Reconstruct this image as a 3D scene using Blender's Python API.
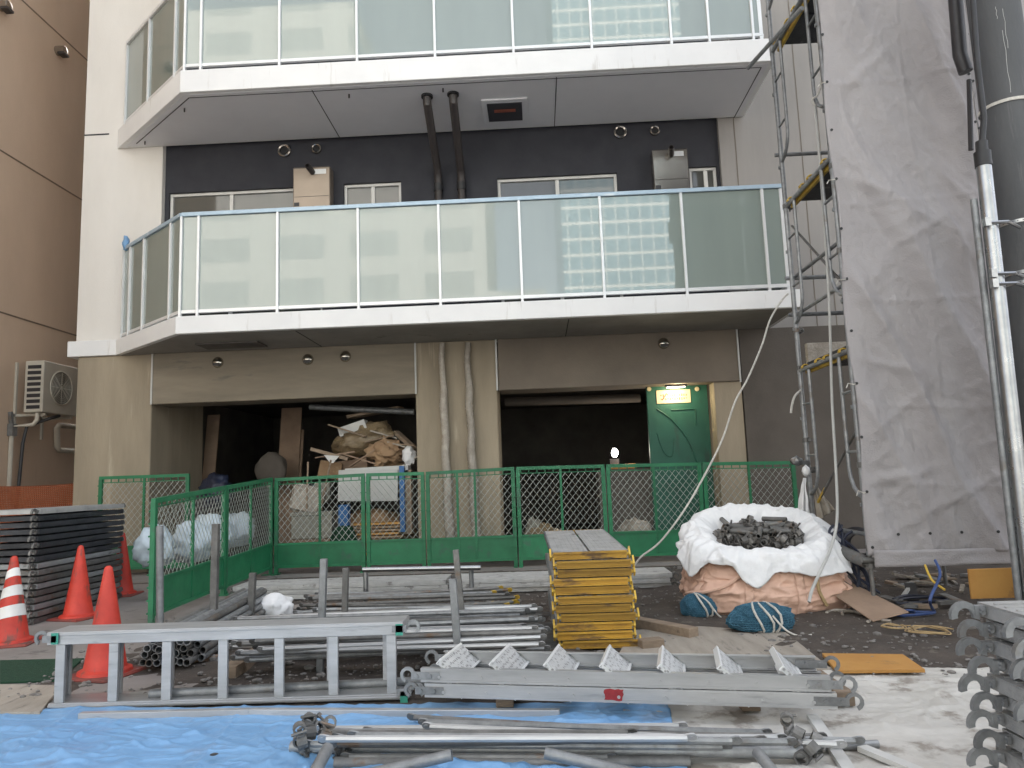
import bpy, bmesh, math, random
from mathutils import Vector, Matrix, noise
R = math.radians
rng = random.Random(11)
for o in list(bpy.data.objects): bpy.data.objects.remove(o)
S = bpy.context.scene
COL = S.collection
V = Vector

# ------------------------------------------------------------------ camera
F = 740.0
C0 = V((0, 0, 1.17))
pit, rol, yaw = R(7.35), R(-2.08), R(-1.81)
fw = V((math.sin(yaw)*math.cos(pit), math.cos(yaw)*math.cos(pit), math.sin(pit)))
rt0 = V((math.cos(yaw), -math.sin(yaw), 0)); up0 = rt0.cross(fw)
rt = rt0*math.cos(rol) + up0*math.sin(rol)
up = up0*math.cos(rol) - rt0*math.sin(rol)
cd = bpy.data.cameras.new('camera'); cam = bpy.data.objects.new('camera', cd); COL.objects.link(cam)
cd.sensor_width = 36; cd.lens = 36*F/1024; cd.clip_end = 800; cd.clip_start = .05
cam.matrix_world = Matrix(((rt.x, up.x, -fw.x, C0.x), (rt.y, up.y, -fw.y, C0.y), (rt.z, up.z, -fw.z, C0.z), (0, 0, 0, 1)))
S.camera = cam

# ------------------------------------------------------------------ daylight
SUN_EL, SUN_AZ = R(50), R(20)          # azimuth measured from +Y towards +X
w = bpy.data.worlds.new('World'); S.world = w; w.use_nodes = True
nt = w.node_tree; bg = nt.nodes['Background']
sky = nt.nodes.new('ShaderNodeTexSky'); sky.sky_type = 'NISHITA'; sky.sun_disc = False
sky.sun_elevation = SUN_EL; sky.sun_rotation = SUN_AZ
sky.air_density = 1.0; sky.dust_density = 4.0; sky.ozone_density = 1.0
hs = nt.nodes.new('ShaderNodeHueSaturation'); hs.inputs['Saturation'].default_value = .35
nt.links.new(sky.outputs[0], hs.inputs['Color']); nt.links.new(hs.outputs[0], bg.inputs[0])
bg.inputs[1].default_value = .10
sd = bpy.data.lights.new('sun', 'SUN'); sun = bpy.data.objects.new('sun', sd); COL.objects.link(sun)
sd.energy = 4.0; sd.angle = R(.6); sd.color = (1, .95, .87)
sdir = V((math.sin(SUN_AZ)*math.cos(SUN_EL), math.cos(SUN_AZ)*math.cos(SUN_EL), math.sin(SUN_EL)))
sun.rotation_euler = (-sdir).to_track_quat('-Z', 'Y').to_euler()
S.view_settings.view_transform = 'Standard'; S.view_settings.look = 'None'
S.view_settings.gamma = 1; S.view_settings.exposure = 2.45

# ------------------------------------------------------------------ helpers
def ray(px, py): return fw + rt*((px-512)/F) - up*((py-384)/F)
def G(px, py, z=0.0):                  # point of the photograph on a level z
    d = ray(px, py); return C0 + d*((z-C0.z)/d.z)
def Yp(px, py, y):                     # point of the photograph at depth y
    d = ray(px, py); return C0 + d*(y/d.y)
def Xp(px, py, x):
    d = ray(px, py); return C0 + d*(x/d.x)

WL = {}
def wl(o): return WL.get(o.name, V((0, 0, 0)))

def frame_z(d, upv=V((0, 0, 1))):
    d = d.normalized()
    if abs(d.dot(upv)) > .98: upv = V((0, 1, 0)) if abs(d.y) < .9 else V((1, 0, 0))
    a = upv.cross(d).normalized(); b = d.cross(a).normalized()
    return a, b

class MB:
    def __init__(s): s.bm = bmesh.new()
    def face(s, pts):
        vs = [s.bm.verts.new(p) for p in pts]; return s.bm.faces.new(vs)
    def hexa(s, p):                     # 4 bottom, 4 top
        v = [s.bm.verts.new(q) for q in p]
        for f in ((3,2,1,0),(4,5,6,7),(0,1,5,4),(1,2,6,5),(2,3,7,6),(3,0,4,7)): s.bm.faces.new([v[i] for i in f])
    def box(s, x0, x1, y0, y1, z0, z1, M=None):
        p = [V(q) for q in ((x0,y0,z0),(x1,y0,z0),(x1,y1,z0),(x0,y1,z0),(x0,y0,z1),(x1,y0,z1),(x1,y1,z1),(x0,y1,z1))]
        if M: p = [M @ q for q in p]
        s.hexa(p); return s
    def bar(s, p, q, a, b, upv=V((0,0,1))):   # a: width across, b: height (along upv)
        p, q = V(p), V(q); A, B = frame_z(q-p, V(upv)); A *= a/2; B *= b/2
        s.hexa([p-A-B, p+A-B, q+A-B, q-A-B, p-A+B, p+A+B, q+A+B, q-A+B]); return s
    def tube(s, pts, r, n=8, caps=True, hollow=0):
        pts = [V(p) for p in pts]; rr = r if isinstance(r, (list, tuple)) else [r]*len(pts)
        rings = []; A = None
        for i, p in enumerate(pts):
            d = (pts[min(i+1, len(pts)-1)] - pts[max(i-1, 0)]).normalized()
            if A is None: A, B = frame_z(d)
            else:
                A = (A - d*A.dot(d)).normalized(); B = d.cross(A).normalized()
            rings.append([s.bm.verts.new(p + (A*math.cos(2*math.pi*k/n) + B*math.sin(2*math.pi*k/n))*rr[i]) for k in range(n)])
        for a, b in zip(rings, rings[1:]):
            for k in range(n): s.bm.faces.new((a[k], a[(k+1) % n], b[(k+1) % n], b[k]))
        if hollow:
            for ring, p, q, in ((rings[0], pts[0], pts[1]), (rings[-1], pts[-1], pts[-2])):
                d = (q-p).normalized(); inn = []; dp = []
                for v in ring:
                    e = p + (v.co-p)*hollow; inn.append(s.bm.verts.new(e)); dp.append(s.bm.verts.new(e + d*.12))
                for k in range(n):
                    j = (k+1) % n
                    s.bm.faces.new((ring[k], ring[j], inn[j], inn[k])); s.bm.faces.new((inn[k], inn[j], dp[j], dp[k]))
                s.bm.faces.new(dp)
        elif caps:
            s.bm.faces.new(rings[0][::-1]); s.bm.faces.new(rings[-1])
        return s
    def lathe(s, prof, c, n=24, M=None, cap=True):
        c = V(c); rings = []
        for r, z in prof:
            rg = []
            for k in range(n):
                q = V((r*math.cos(2*math.pi*k/n), r*math.sin(2*math.pi*k/n), z))
                rg.append(s.bm.verts.new(c + (M @ q if M else q)))
            rings.append(rg)
        for a, b in zip(rings, rings[1:]):
            for k in range(n): s.bm.faces.new((a[k], a[(k+1) % n], b[(k+1) % n], b[k]))
        if cap: s.bm.faces.new(rings[0][::-1]); s.bm.faces.new(rings[-1])
        return s
    def prism(s, pts, vec):
        vec = V(vec); a = [s.bm.verts.new(V(p)) for p in pts]; b = [s.bm.verts.new(V(p)+vec) for p in pts]
        n = len(a); s.bm.faces.new(a[::-1]); s.bm.faces.new(b)
        for k in range(n): s.bm.faces.new((a[k], a[(k+1) % n], b[(k+1) % n], b[k]))
        return s
    def arc_hook(s, c, u, v, wdir, r0, r1, a0, a1, th, n=9):   # flat C shape in plane (u,v)
        c, u, v, wdir = V(c), V(u), V(v), V(wdir); h = wdir*th/2; prev = None; first = None
        for i in range(n+1):
            a = R(a0 + (a1-a0)*i/n); d = u*math.cos(a) + v*math.sin(a)
            q = [s.bm.verts.new(c + d*rr + hh) for rr, hh in ((r0, -h), (r1, -h), (r1, h), (r0, h))]
            if prev:
                for k in range(4): s.bm.faces.new((prev[k], prev[(k+1) % 4], q[(k+1) % 4], q[k]))
            else: first = q
            prev = q
        s.bm.faces.new(first[::-1]); s.bm.faces.new(prev); return s
    def grid(s, fn, nu, nv):
        g = [[s.bm.verts.new(fn(i/nu, j/nv)) for j in range(nv+1)] for i in range(nu+1)]
        for i in range(nu):
            for j in range(nv): s.bm.faces.new((g[i][j], g[i+1][j], g[i+1][j+1], g[i][j+1]))
        return s
    def blob(s, c, size, amt=.2, fr=2.0, seed=0, sub=3, flat=None, M=None):
        c = V(c); r = bmesh.ops.create_icosphere(s.bm, subdivisions=sub, radius=1)
        for v in r['verts']:
            q = v.co.copy(); k = 1 + amt*noise.noise(q*fr + V((seed*7.3, seed*3.1, seed))) + amt*.5*(abs(noise.noise(q*fr*2.3 + V((seed, 0, seed*5))))*2-.6)
            q = V((q.x*size[0]*k, q.y*size[1]*k, q.z*size[2]*k))
            if flat is not None and q.z < flat: q.z = flat + (q.z-flat)*.08
            if M: q = M @ q
            v.co = c + q
        return s
    def build(s, name, mat, parent=None, smooth=False, bevel=0, origin=None):
        bm = s.bm
        bmesh.ops.recalc_face_normals(bm, faces=bm.faces)
        if bevel:
            ed = [e for e in bm.edges if len(e.link_faces) == 2 and e.calc_face_angle(0) > .6]
            bmesh.ops.bevel(bm, geom=ed, offset=bevel, segments=1, affect='EDGES', clamp_overlap=True)
        if parent is not None: og = wl(parent)
        elif origin is not None: og = V(origin)
        else:
            xs = [v.co for v in bm.verts]
            og = V(((min(p.x for p in xs)+max(p.x for p in xs))/2, (min(p.y for p in xs)+max(p.y for p in xs))/2, min(p.z for p in xs)))
        for v in bm.verts: v.co -= og
        me = bpy.data.meshes.new(name); bm.to_mesh(me); bm.free()
        me.materials.append(mat)
        if smooth:
            for p in me.polygons: p.use_smooth = True
            me.set_sharp_from_angle(angle=R(40 if smooth is True else smooth))
        o = bpy.data.objects.new(name, me); COL.objects.link(o)
        if parent is not None: o.parent = parent
        else: o.location = og
        WL[o.name] = og.copy()
        return o

def tag(o, label, cat, group=None, kind=None):
    o['label'] = label; o['category'] = cat
    if group: o['group'] = group
    if kind: o['kind'] = kind
    return o
def thing(name, label, cat, loc, group=None):
    o = bpy.data.objects.new(name, None); o.empty_display_size = .1; COL.objects.link(o)
    o.location = loc; WL[o.name] = V(loc)
    return tag(o, label, cat, group)
def struct(o): o['kind'] = 'structure'; return o
def dup(o, loc, rot=(0, 0, 0), label=None, group=None):
    def cp(q, par):
        c = q.copy(); COL.objects.link(c)
        if par is not None: c.parent = par
        for ch in q.children: cp(ch, c)
        return c
    c = cp(o, None); c.location = loc; c.rotation_euler = rot
    if label: c['label'] = label
    if group: c['group'] = group
    return c

# ------------------------------------------------------------------ materials
def mat(name, c1, c2=None, rough=.6, metal=0, scale=6, stretch=(1, 1, 1), bump=.15, bscale=60, bstretch=None, spot=None, spot_amt=.35, spot_scale=3, spot_stretch=None, rnd=.08, spec=.5, trans=0, dist=.02):
    m = bpy.data.materials.new(name); m.use_nodes = True; t = m.node_tree; N = t.nodes; L = t.links
    b = N['Principled BSDF']
    b.inputs['Metallic'].default_value = metal; b.inputs['Specular IOR Level'].default_value = spec
    tc = N.new('ShaderNodeTexCoord'); oi = N.new('ShaderNodeObjectInfo')
    ad = N.new('ShaderNodeVectorMath'); ad.operation = 'MULTIPLY_ADD'
    L.new(oi.outputs['Random'], ad.inputs[0]); ad.inputs[1].default_value = (37, 53, 71); L.new(tc.outputs['Object'], ad.inputs[2])
    def mapped(st):
        mp = N.new('ShaderNodeMapping'); mp.inputs['Scale'].default_value = st; L.new(ad.outputs[0], mp.inputs[0]); return mp.outputs[0]
    def nz(vec, sc, det=6):
        n = N.new('ShaderNodeTexNoise'); n.inputs['Scale'].default_value = sc; n.inputs['Detail'].default_value = det; n.inputs['Roughness'].default_value = .62
        L.new(vec, n.inputs['Vector']); return n.outputs['Fac']
    def ramp(fac, a, c):
        r = N.new('ShaderNodeMapRange'); r.inputs['From Min'].default_value = a; r.inputs['From Max'].default_value = c; L.new(fac, r.inputs['Value']); return r.outputs[0]
    def mix(f, a, c):
        x = N.new('ShaderNodeMix'); x.data_type = 'RGBA'
        for s_, v_ in ((x.inputs[0], f), (x.inputs[6], a), (x.inputs[7], c)):
            if isinstance(v_, tuple): s_.default_value = (*v_, 1) if len(v_) == 3 else v_
            elif isinstance(v_, float): s_.default_value = v_
            else: L.new(v_, s_)
        return x.outputs[2]
    if c2 is None: c2 = tuple(v*.72 for v in c1)
    n1 = nz(mapped(stretch), scale)
    col = mix(ramp(n1, .32, .68), c1, c2)
    if spot:
        n2 = nz(mapped(spot_stretch or stretch), spot_scale, 8)
        lo = .5 + (.5-spot_amt)*.45
        col = mix(ramp(n2, lo, lo+.09), col, spot)
    if rnd:
        h = N.new('ShaderNodeHueSaturation'); L.new(col, h.inputs['Color'])
        r = N.new('ShaderNodeMapRange'); r.inputs['To Min'].default_value = 1-rnd; r.inputs['To Max'].default_value = 1+rnd; L.new(oi.outputs['Random'], r.inputs['Value']); L.new(r.outputs[0], h.inputs['Value']); col = h.outputs[0]
    L.new(col, b.inputs['Base Color'])
    rr = N.new('ShaderNodeMapRange'); rr.inputs['To Min'].default_value = max(.03, rough-.12); rr.inputs['To Max'].default_value = min(1, rough+.12); L.new(n1, rr.inputs['Value']); L.new(rr.outputs[0], b.inputs['Roughness'])
    if bump:
        n3 = nz(mapped(bstretch or stretch), bscale, 5)
        bp = N.new('ShaderNodeBump'); bp.inputs['Strength'].default_value = bump; bp.inputs['Distance'].default_value = dist; L.new(n3, bp.inputs['Height']); L.new(bp.outputs[0], b.inputs['Normal'])
    return m

M = {}
M['white_wall'] = mat('white_wall', (.78,.75,.70), (.70,.67,.62), .75, scale=1.2, stretch=(1,1,.3), bump=.12, bscale=90, spot=(.60,.58,.54), spot_amt=.15, spot_scale=2.5, rnd=0)
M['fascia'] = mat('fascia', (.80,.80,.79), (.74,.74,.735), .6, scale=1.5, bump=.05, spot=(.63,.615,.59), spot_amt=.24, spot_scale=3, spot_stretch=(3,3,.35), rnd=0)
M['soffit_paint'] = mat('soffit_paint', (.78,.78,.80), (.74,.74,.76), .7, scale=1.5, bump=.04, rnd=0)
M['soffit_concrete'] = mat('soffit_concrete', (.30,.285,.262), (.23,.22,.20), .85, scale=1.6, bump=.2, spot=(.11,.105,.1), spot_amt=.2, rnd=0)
M['dark_wall'] = mat('dark_wall', (.045,.046,.055), (.037,.038,.047), .85, scale=3, bump=.35, bscale=150, rnd=0)
M['concrete'] = mat('concrete', (.37,.31,.225), (.265,.222,.162), .85, scale=1.3, stretch=(1.6,1.6,.28), bump=.2, bscale=30, spot=(.46,.395,.295), spot_amt=.3, spot_scale=2.0, spot_stretch=(2.4,2.4,.22), rnd=0)
M['concrete_board'] = mat('concrete_board', (.275,.236,.18), (.20,.172,.132), .85, scale=1.4, stretch=(.5,1,3), bump=.2, bscale=40, spot=(.14,.13,.115), spot_amt=.2, spot_scale=2, spot_stretch=(.4,1,2), rnd=0)
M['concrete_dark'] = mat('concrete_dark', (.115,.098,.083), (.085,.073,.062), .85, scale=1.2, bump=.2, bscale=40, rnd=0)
M['concrete_brown'] = mat('concrete_brown', (.20,.166,.13), (.155,.13,.104), .85, scale=1.2, bump=.2, bscale=40, rnd=0)
M['grey_render'] = mat('grey_render', (.33,.31,.29), (.28,.262,.245), .8, scale=1.0, stretch=(2,2,.3), bump=.12, bscale=60, spot=(.2,.185,.17), spot_amt=.2, spot_scale=1.5, rnd=0)
M['tan_wall'] = mat('tan_wall', (.58,.435,.315), (.51,.38,.275), .85, scale=.8, stretch=(1,1,.4), bump=.35, bscale=120, spot=(.41,.30,.22), spot_amt=.18, spot_scale=.9, spot_stretch=(2,2,.25), rnd=0)
M['groove'] = mat('groove', (.05,.05,.05), rough=.9, bump=0, rnd=0)
M['tan_joint'] = mat('tan_joint', (.19,.14,.10), rough=.9, bump=0, rnd=0)
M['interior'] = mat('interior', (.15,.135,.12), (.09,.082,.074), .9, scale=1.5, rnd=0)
M['alu'] = mat('alu', (.49,.495,.50), (.37,.375,.38), .45, metal=.6, scale=5, stretch=(.4,3,3), bump=.06, spot=(.33,.335,.34), spot_amt=.28, spot_scale=9, rnd=.08)
M['alu_white'] = mat('alu_white', (.78,.79,.79), (.70,.71,.71), .35, metal=.25, scale=3, bump=.02, rnd=.03)
M['galv'] = mat('galv', (.30,.31,.315), (.19,.197,.203), .5, metal=.5, scale=14, bump=.12, spot=(.20,.19,.18), spot_amt=.28, spot_scale=7, rnd=.22)
M['galv_old'] = mat('galv_old', (.20,.197,.19), (.12,.118,.112), .6, metal=.45, scale=10, bump=.2, spot=(.16,.11,.075), spot_amt=.3, spot_scale=6, rnd=.25)
M['galv_bright'] = mat('galv_bright', (.42,.43,.44), (.32,.33,.34), .3, metal=.97, scale=8, bump=.05, rnd=.05)
M['deck_pale_steel'] = mat('deck_pale_steel', (.44,.44,.435), (.32,.32,.315), .5, metal=.45, scale=6, stretch=(.6,2,2), bump=.25, spot=(.18,.18,.18), spot_amt=.3, spot_scale=5, rnd=.22)
M['steel_dark'] = mat('steel_dark', (.055,.06,.07), (.03,.032,.038), .5, metal=.3, scale=6, bump=.2, spot=(.22,.22,.22), spot_amt=.22, spot_scale=7, rnd=.3)
M['steel_deck'] = mat('steel_deck', (.36,.37,.38), (.25,.26,.265), .55, metal=.45, scale=6, stretch=(.6,2,2), bump=.25, spot=(.13,.13,.13), spot_amt=.3, spot_scale=5, rnd=.22)
M['steel_deck_pale'] = mat('steel_deck_pale', (.50,.50,.49), (.38,.38,.37), .6, metal=.3, scale=9, bump=.3, spot=(.24,.23,.22), spot_amt=.3, spot_scale=8, rnd=.1)
M['yellow'] = mat('yellow', (.44,.255,.03), (.32,.175,.02), .55, scale=7, stretch=(.6,2,2), bump=.15, spot=(.13,.075,.03), spot_amt=.38, spot_scale=6, rnd=.32)
M['yellow_bright'] = mat('yellow_bright', (.62,.42,.06), (.45,.28,.04), .55, scale=7, bump=.1, spot=(.2,.13,.06), spot_amt=.3, spot_scale=10, rnd=.1)
M['green'] = mat('green', (.018,.18,.077), (.012,.13,.056), .5, scale=4, bump=.08, spot=(.035,.12,.07), spot_amt=.34, spot_scale=5, rnd=.12)
M['wire'] = mat('wire', (.55,.58,.55), (.38,.43,.39), .5, metal=.4, bump=0, rnd=.1)
M['cone'] = mat('cone', (.60,.05,.028), (.43,.032,.02), .55, scale=5, bump=.1, spot=(.17,.06,.045), spot_amt=.36, spot_scale=7, spot_stretch=(1.5,1.5,.5), rnd=.15)
M['cone_white'] = mat('cone_white', (.78,.78,.76), (.62,.62,.6), .5, scale=6, spot=(.35,.34,.33), spot_amt=.22, spot_scale=8)
M['cone_base'] = mat('cone_base', (.30,.05,.035), (.15,.05,.04), .8, scale=6, spot=(.10,.08,.07), spot_amt=.4, spot_scale=4)
M['tarp_blue'] = mat('tarp_blue', (.185,.36,.585), (.15,.305,.52), .42, scale=2.5, bump=.18, bscale=180, spot=(.17,.27,.42), spot_amt=.3, spot_scale=3.2, rnd=0, dist=.004)
M['tarp_white'] = mat('tarp_white', (.53,.515,.48), (.41,.395,.36), .6, scale=4, bump=.2, bscale=150, spot=(.25,.225,.195), spot_amt=.4, spot_scale=4.5, rnd=0, dist=.004)
M['road'] = mat('road', (.36,.35,.335), (.29,.28,.27), .9, scale=2, bump=.2, rnd=0)
M['dirt'] = mat('dirt', (.085,.068,.055), (.05,.041,.034), .95, scale=2.5, bump=.9, bscale=28, spot=(.13,.11,.09), spot_amt=.3, spot_scale=9, rnd=0)
M['pavement'] = mat('pavement', (.27,.245,.225), (.20,.18,.165), .9, scale=2.0, bump=.4, bscale=60, spot=(.13,.12,.11), spot_amt=.3, spot_scale=3, rnd=0)
M['stone'] = mat('stone', (.30,.28,.26), (.16,.15,.14), .9, scale=25, rnd=.3, bump=.3)
M['ply'] = mat('ply', (.36,.32,.27), (.26,.23,.19), .85, scale=3, stretch=(4,.6,1), bump=.2, spot=(.17,.15,.13), spot_amt=.3, spot_scale=4, rnd=.08)
M['timber'] = mat('timber', (.30,.225,.16), (.20,.15,.105), .85, scale=6, stretch=(.5,4,4), bump=.3, spot=(.12,.09,.07), spot_amt=.25, spot_scale=5, rnd=.2)
M['orange_board'] = mat('orange_board', (.50,.26,.065), (.42,.20,.045), .6, scale=3, bump=.1, spot=(.25,.14,.06), spot_amt=.33, spot_scale=4, rnd=.15)
M['brown_board'] = mat('brown_board', (.33,.23,.16), (.24,.165,.115), .85, scale=3, bump=.2, rnd=.1)
M['cardboard'] = mat('cardboard', (.36,.24,.14), (.26,.165,.095), .9, scale=4, bump=.2, spot=(.44,.32,.2), spot_amt=.2, rnd=.15)
M['bag_pink'] = mat('bag_pink', (.72,.475,.365), (.62,.39,.29), .55, scale=2.5, bump=.3, bscale=25, spot=(.42,.27,.19), spot_amt=.2, spot_scale=4, rnd=.05)
M['bag_white'] = mat('bag_white', (.78,.78,.78), (.66,.665,.67), .6, scale=3, bump=.35, bscale=20, spot=(.48,.48,.47), spot_amt=.2, spot_scale=5, rnd=.06)
M['sack_blue'] = mat('sack_blue', (.50,.58,.63), (.40,.48,.54), .5, scale=3, bump=.35, bscale=18, rnd=.05)
M['net_blue'] = mat('net_blue', (.03,.115,.185), (.010,.045,.08), .8, scale=24, bump=1, bscale=110, spot=(.10,.27,.36), spot_amt=.3, spot_scale=45, rnd=.08)
M['net_light'] = mat('net_light', (.055,.17,.25), (.03,.10,.15), .8, scale=20, bump=0, rnd=.08)
M['rope'] = mat('rope', (.62,.60,.55), (.45,.43,.39), .85, scale=30, bump=.4, bscale=150, rnd=.1)
M['rope_brown'] = mat('rope_brown', (.40,.30,.15), (.3,.2,.1), .85, scale=30, rnd=.1)
M['hose'] = mat('hose', (.50,.50,.48), (.42,.42,.40), .5, scale=8, bump=.1)
M['cable_dark'] = mat('cable_dark', (.018,.024,.05), (.012,.014,.025), .5, bump=.1, rnd=.3)
M['cable_blue'] = mat('cable_blue', (.05,.10,.28), (.03,.06,.18), .5, bump=.1, rnd=.2)
M['black'] = mat('black', (.02,.02,.022), rough=.5, bump=.05)
M['black_plastic'] = mat('black_plastic', (.03,.028,.03), rough=.45, bump=.1)
M['sheet'] = mat('sheet', (.33,.312,.312), (.285,.268,.27), .7, scale=1.2, bump=.5, bscale=75, spot=(.255,.24,.24), spot_amt=.2, spot_scale=1.4, rnd=.03, dist=.012)
M['pole'] = mat('pole', (.085,.088,.092), (.06,.063,.067), .75, scale=3, stretch=(1,1,.25), bump=.25, bscale=60, spot=(.125,.125,.127), spot_amt=.2, spot_scale=5, spot_stretch=(3,3,.3), rnd=0)
M['ac'] = mat('ac', (.50,.46,.38), (.44,.40,.33), .5, scale=3, bump=.03, spot=(.34,.30,.25), spot_amt=.15)
M['heater'] = mat('heater', (.34,.28,.225), (.31,.255,.205), .38, metal=.5, scale=3, bump=.03)
M['heater_grey'] = mat('heater_grey', (.42,.39,.35), (.33,.30,.27), .2, metal=.9, scale=3, bump=.03)
M['dark_pipe'] = mat('dark_pipe', (.045,.038,.036), (.035,.03,.03), .4, bump=.05)
M['wrap'] = mat('wrap', (.43,.39,.335), (.27,.238,.195), .25, scale=8, bump=.9, bscale=25, rnd=.1)
M['orange_net'] = mat('orange_net', (.36,.105,.04), (.28,.08,.03), .7, scale=20, bump=.4, bscale=120)
M['mat_green'] = mat('mat_green', (.015,.075,.035), (.01,.05,.025), .95, scale=30, bump=1, bscale=150, rnd=0)
M['door_green'] = mat('door_green', (.015,.10,.066), (.011,.075,.05), .55, scale=2.5, bump=.1, spot=(.02,.06,.045), spot_amt=.33, spot_scale=3, spot_stretch=(2,2,.5), rnd=0)
M['cream'] = mat('cream', (.70,.60,.38), (.6,.5,.3), .6, scale=5, bump=.05)
M['white_board'] = mat('white_board', (.56,.56,.54), (.45,.45,.43), .6, scale=2, spot=(.4,.39,.37), spot_amt=.2, spot_scale=4)
M['blue_plastic'] = mat('blue_plastic', (.03,.14,.36), rough=.5)
M['bronze_frame'] = mat('window_frame_paint', (.72,.71,.68), (.65,.64,.61), .4, scale=4, bump=.02)
M['red_paint'] = mat('red_paint', (.30,.02,.025), rough=.6, scale=25)
M['teal_tape'] = mat('teal_tape', (.05,.33,.24), rough=.5)
M['crate'] = mat('crate_plastic', (.28,.27,.22), (.2,.19,.16), .7, scale=12, bump=.4, bscale=40)
M['clear_wrap'] = mat('brown_wrap', (.27,.205,.12), (.15,.11,.065), .3, scale=6, bump=.8, bscale=18)
M['chrome'] = mat('chrome', (.55,.52,.46), rough=.18, metal=1, bump=0)
M['lampred'] = mat('notice_red', (.35,.10,.06), rough=.5)

def glassy(name, base, rough, mixw, tint):
    m = bpy.data.materials.new(name); m.use_nodes = True; t = m.node_tree; N = t.nodes; L = t.links
    b = N['Principled BSDF']; b.inputs['Roughness'].default_value = rough; b.inputs['IOR'].default_value = 1.52
    tc = N.new('ShaderNodeTexCoord'); n = N.new('ShaderNodeTexNoise'); n.inputs['Scale'].default_value = 1.4; n.inputs['Detail'].default_value = 7
    mp = N.new('ShaderNodeMapping'); mp.inputs['Scale'].default_value = (2.2, 2.2, .35); L.new(tc.outputs['Object'], mp.inputs[0]); L.new(mp.outputs[0], n.inputs['Vector'])
    x = N.new('ShaderNodeMix'); x.data_type = 'RGBA'; x.inputs[6].default_value = (*base, 1); x.inputs[7].default_value = (*tint, 1); L.new(n.outputs['Fac'], x.inputs[0]); L.new(x.outputs[2], b.inputs['Base Color'])
    if mixw:
        tr = N.new('ShaderNodeBsdfTranslucent'); L.new(x.outputs[2], tr.inputs[0])
        ms = N.new('ShaderNodeMixShader'); ms.inputs[0].default_value = mixw
        L.new(b.outputs[0], ms.inputs[1]); L.new(tr.outputs[0], ms.inputs[2]); L.new(ms.outputs[0], N['Material Output'].inputs[0])
    return m
M['frost'] = glassy('frosted_glass', (.37,.435,.40), .04, .25, (.31,.37,.34))
M['frost'].node_tree.nodes['Principled BSDF'].inputs['Coat Weight'].default_value = 1
M['frost'].node_tree.nodes['Principled BSDF'].inputs['Coat Roughness'].default_value = .02; M['frost'].node_tree.nodes['Principled BSDF'].inputs['Coat IOR'].default_value = 2.0
M['pane'] = glassy('window_glass', (.07,.075,.07), .04, 0, (.10,.10,.09))
M['pane'].node_tree.nodes['Principled BSDF'].inputs['Specular IOR Level'].default_value = .9

def perforated():
    m = mat('perforated_tread', (.66,.67,.67), (.52,.53,.53), .5, metal=.4, scale=8, bump=.1, rnd=.05)
    t = m.node_tree; N = t.nodes; L = t.links; b = N['Principled BSDF']
    tc = N.new('ShaderNodeTexCoord'); vo = N.new('ShaderNodeTexVoronoi'); vo.inputs['Scale'].default_value = 46; vo.inputs['Randomness'].default_value = .55
    L.new(tc.outputs['Object'], vo.inputs['Vector'])
    r = N.new('ShaderNodeMapRange'); r.inputs['From Min'].default_value = .22; r.inputs['From Max'].default_value = .42; L.new(vo.outputs['Distance'], r.inputs['Value'])
    old = b.inputs['Base Color'].links[0].from_socket
    x = N.new('ShaderNodeMix'); x.data_type = 'RGBA'; L.new(r.outputs[0], x.inputs[0]); x.inputs[6].default_value = (.27,.27,.27,1); L.new(old, x.inputs[7]); L.new(x.outputs[2], b.inputs['Base Color'])
    return m
M['perf'] = perforated()
def emit(name, c, s):
    m = bpy.data.materials.new(name); m.use_nodes = True; b = m.node_tree.nodes['Principled BSDF']
    b.inputs['Base Color'].default_value = (*c, 1); b.inputs['Emission Color'].default_value = (*c, 1); b.inputs['Emission Strength'].default_value = s; return m
M['lit'] = emit('lit_lamp', (1, .86, .6), 4)
M['lit_white'] = emit('lit_bulb', (1, .97, .9), 8)
def facade(name, wall, glass, sx, sz, fr):
    m = bpy.data.materials.new(name); m.use_nodes = True; t = m.node_tree; N = t.nodes; L = t.links; b = N['Principled BSDF']
    tc = N.new('ShaderNodeTexCoord'); sp = N.new('ShaderNodeSeparateXYZ'); L.new(tc.outputs['Object'], sp.inputs[0])
    def stripe(o, s_, f_):
        a = N.new('ShaderNodeMath'); a.operation = 'MULTIPLY'; a.inputs[1].default_value = 1/s_; L.new(o, a.inputs[0])
        c = N.new('ShaderNodeMath'); c.operation = 'FRACT'; L.new(a.outputs[0], c.inputs[0])
        d = N.new('ShaderNodeMath'); d.operation = 'GREATER_THAN'; d.inputs[1].default_value = f_; L.new(c.outputs[0], d.inputs[0]); return d.outputs[0]
    mu = N.new('ShaderNodeMath'); mu.operation = 'MULTIPLY'; L.new(stripe(sp.outputs[0], sx, fr), mu.inputs[0]); L.new(stripe(sp.outputs[2], sz, fr+.08), mu.inputs[1])
    x = N.new('ShaderNodeMix'); x.data_type = 'RGBA'; L.new(mu.outputs[0], x.inputs[0]); x.inputs[6].default_value = (*wall, 1); x.inputs[7].default_value = (*glass, 1)
    L.new(x.outputs[2], b.inputs['Base Color'])
    r = N.new('ShaderNodeMapRange'); r.inputs['To Min'].default_value = .7; r.inputs['To Max'].default_value = .1; L.new(mu.outputs[0], r.inputs['Value']); L.new(r.outputs[0], b.inputs['Roughness'])
    return m
M['tower'] = facade('tower_facade', (.55,.56,.55), (.17,.25,.30), 1.1, 1.5, .08)
M['tower3'] = facade('grey_facade', (.30,.31,.31), (.22,.23,.235), 6.0, 3.3, .55)
M['tower2'] = facade('pale_facade', (.40,.40,.385), (.31,.32,.315), 5.2, 3.1, .35)
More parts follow.
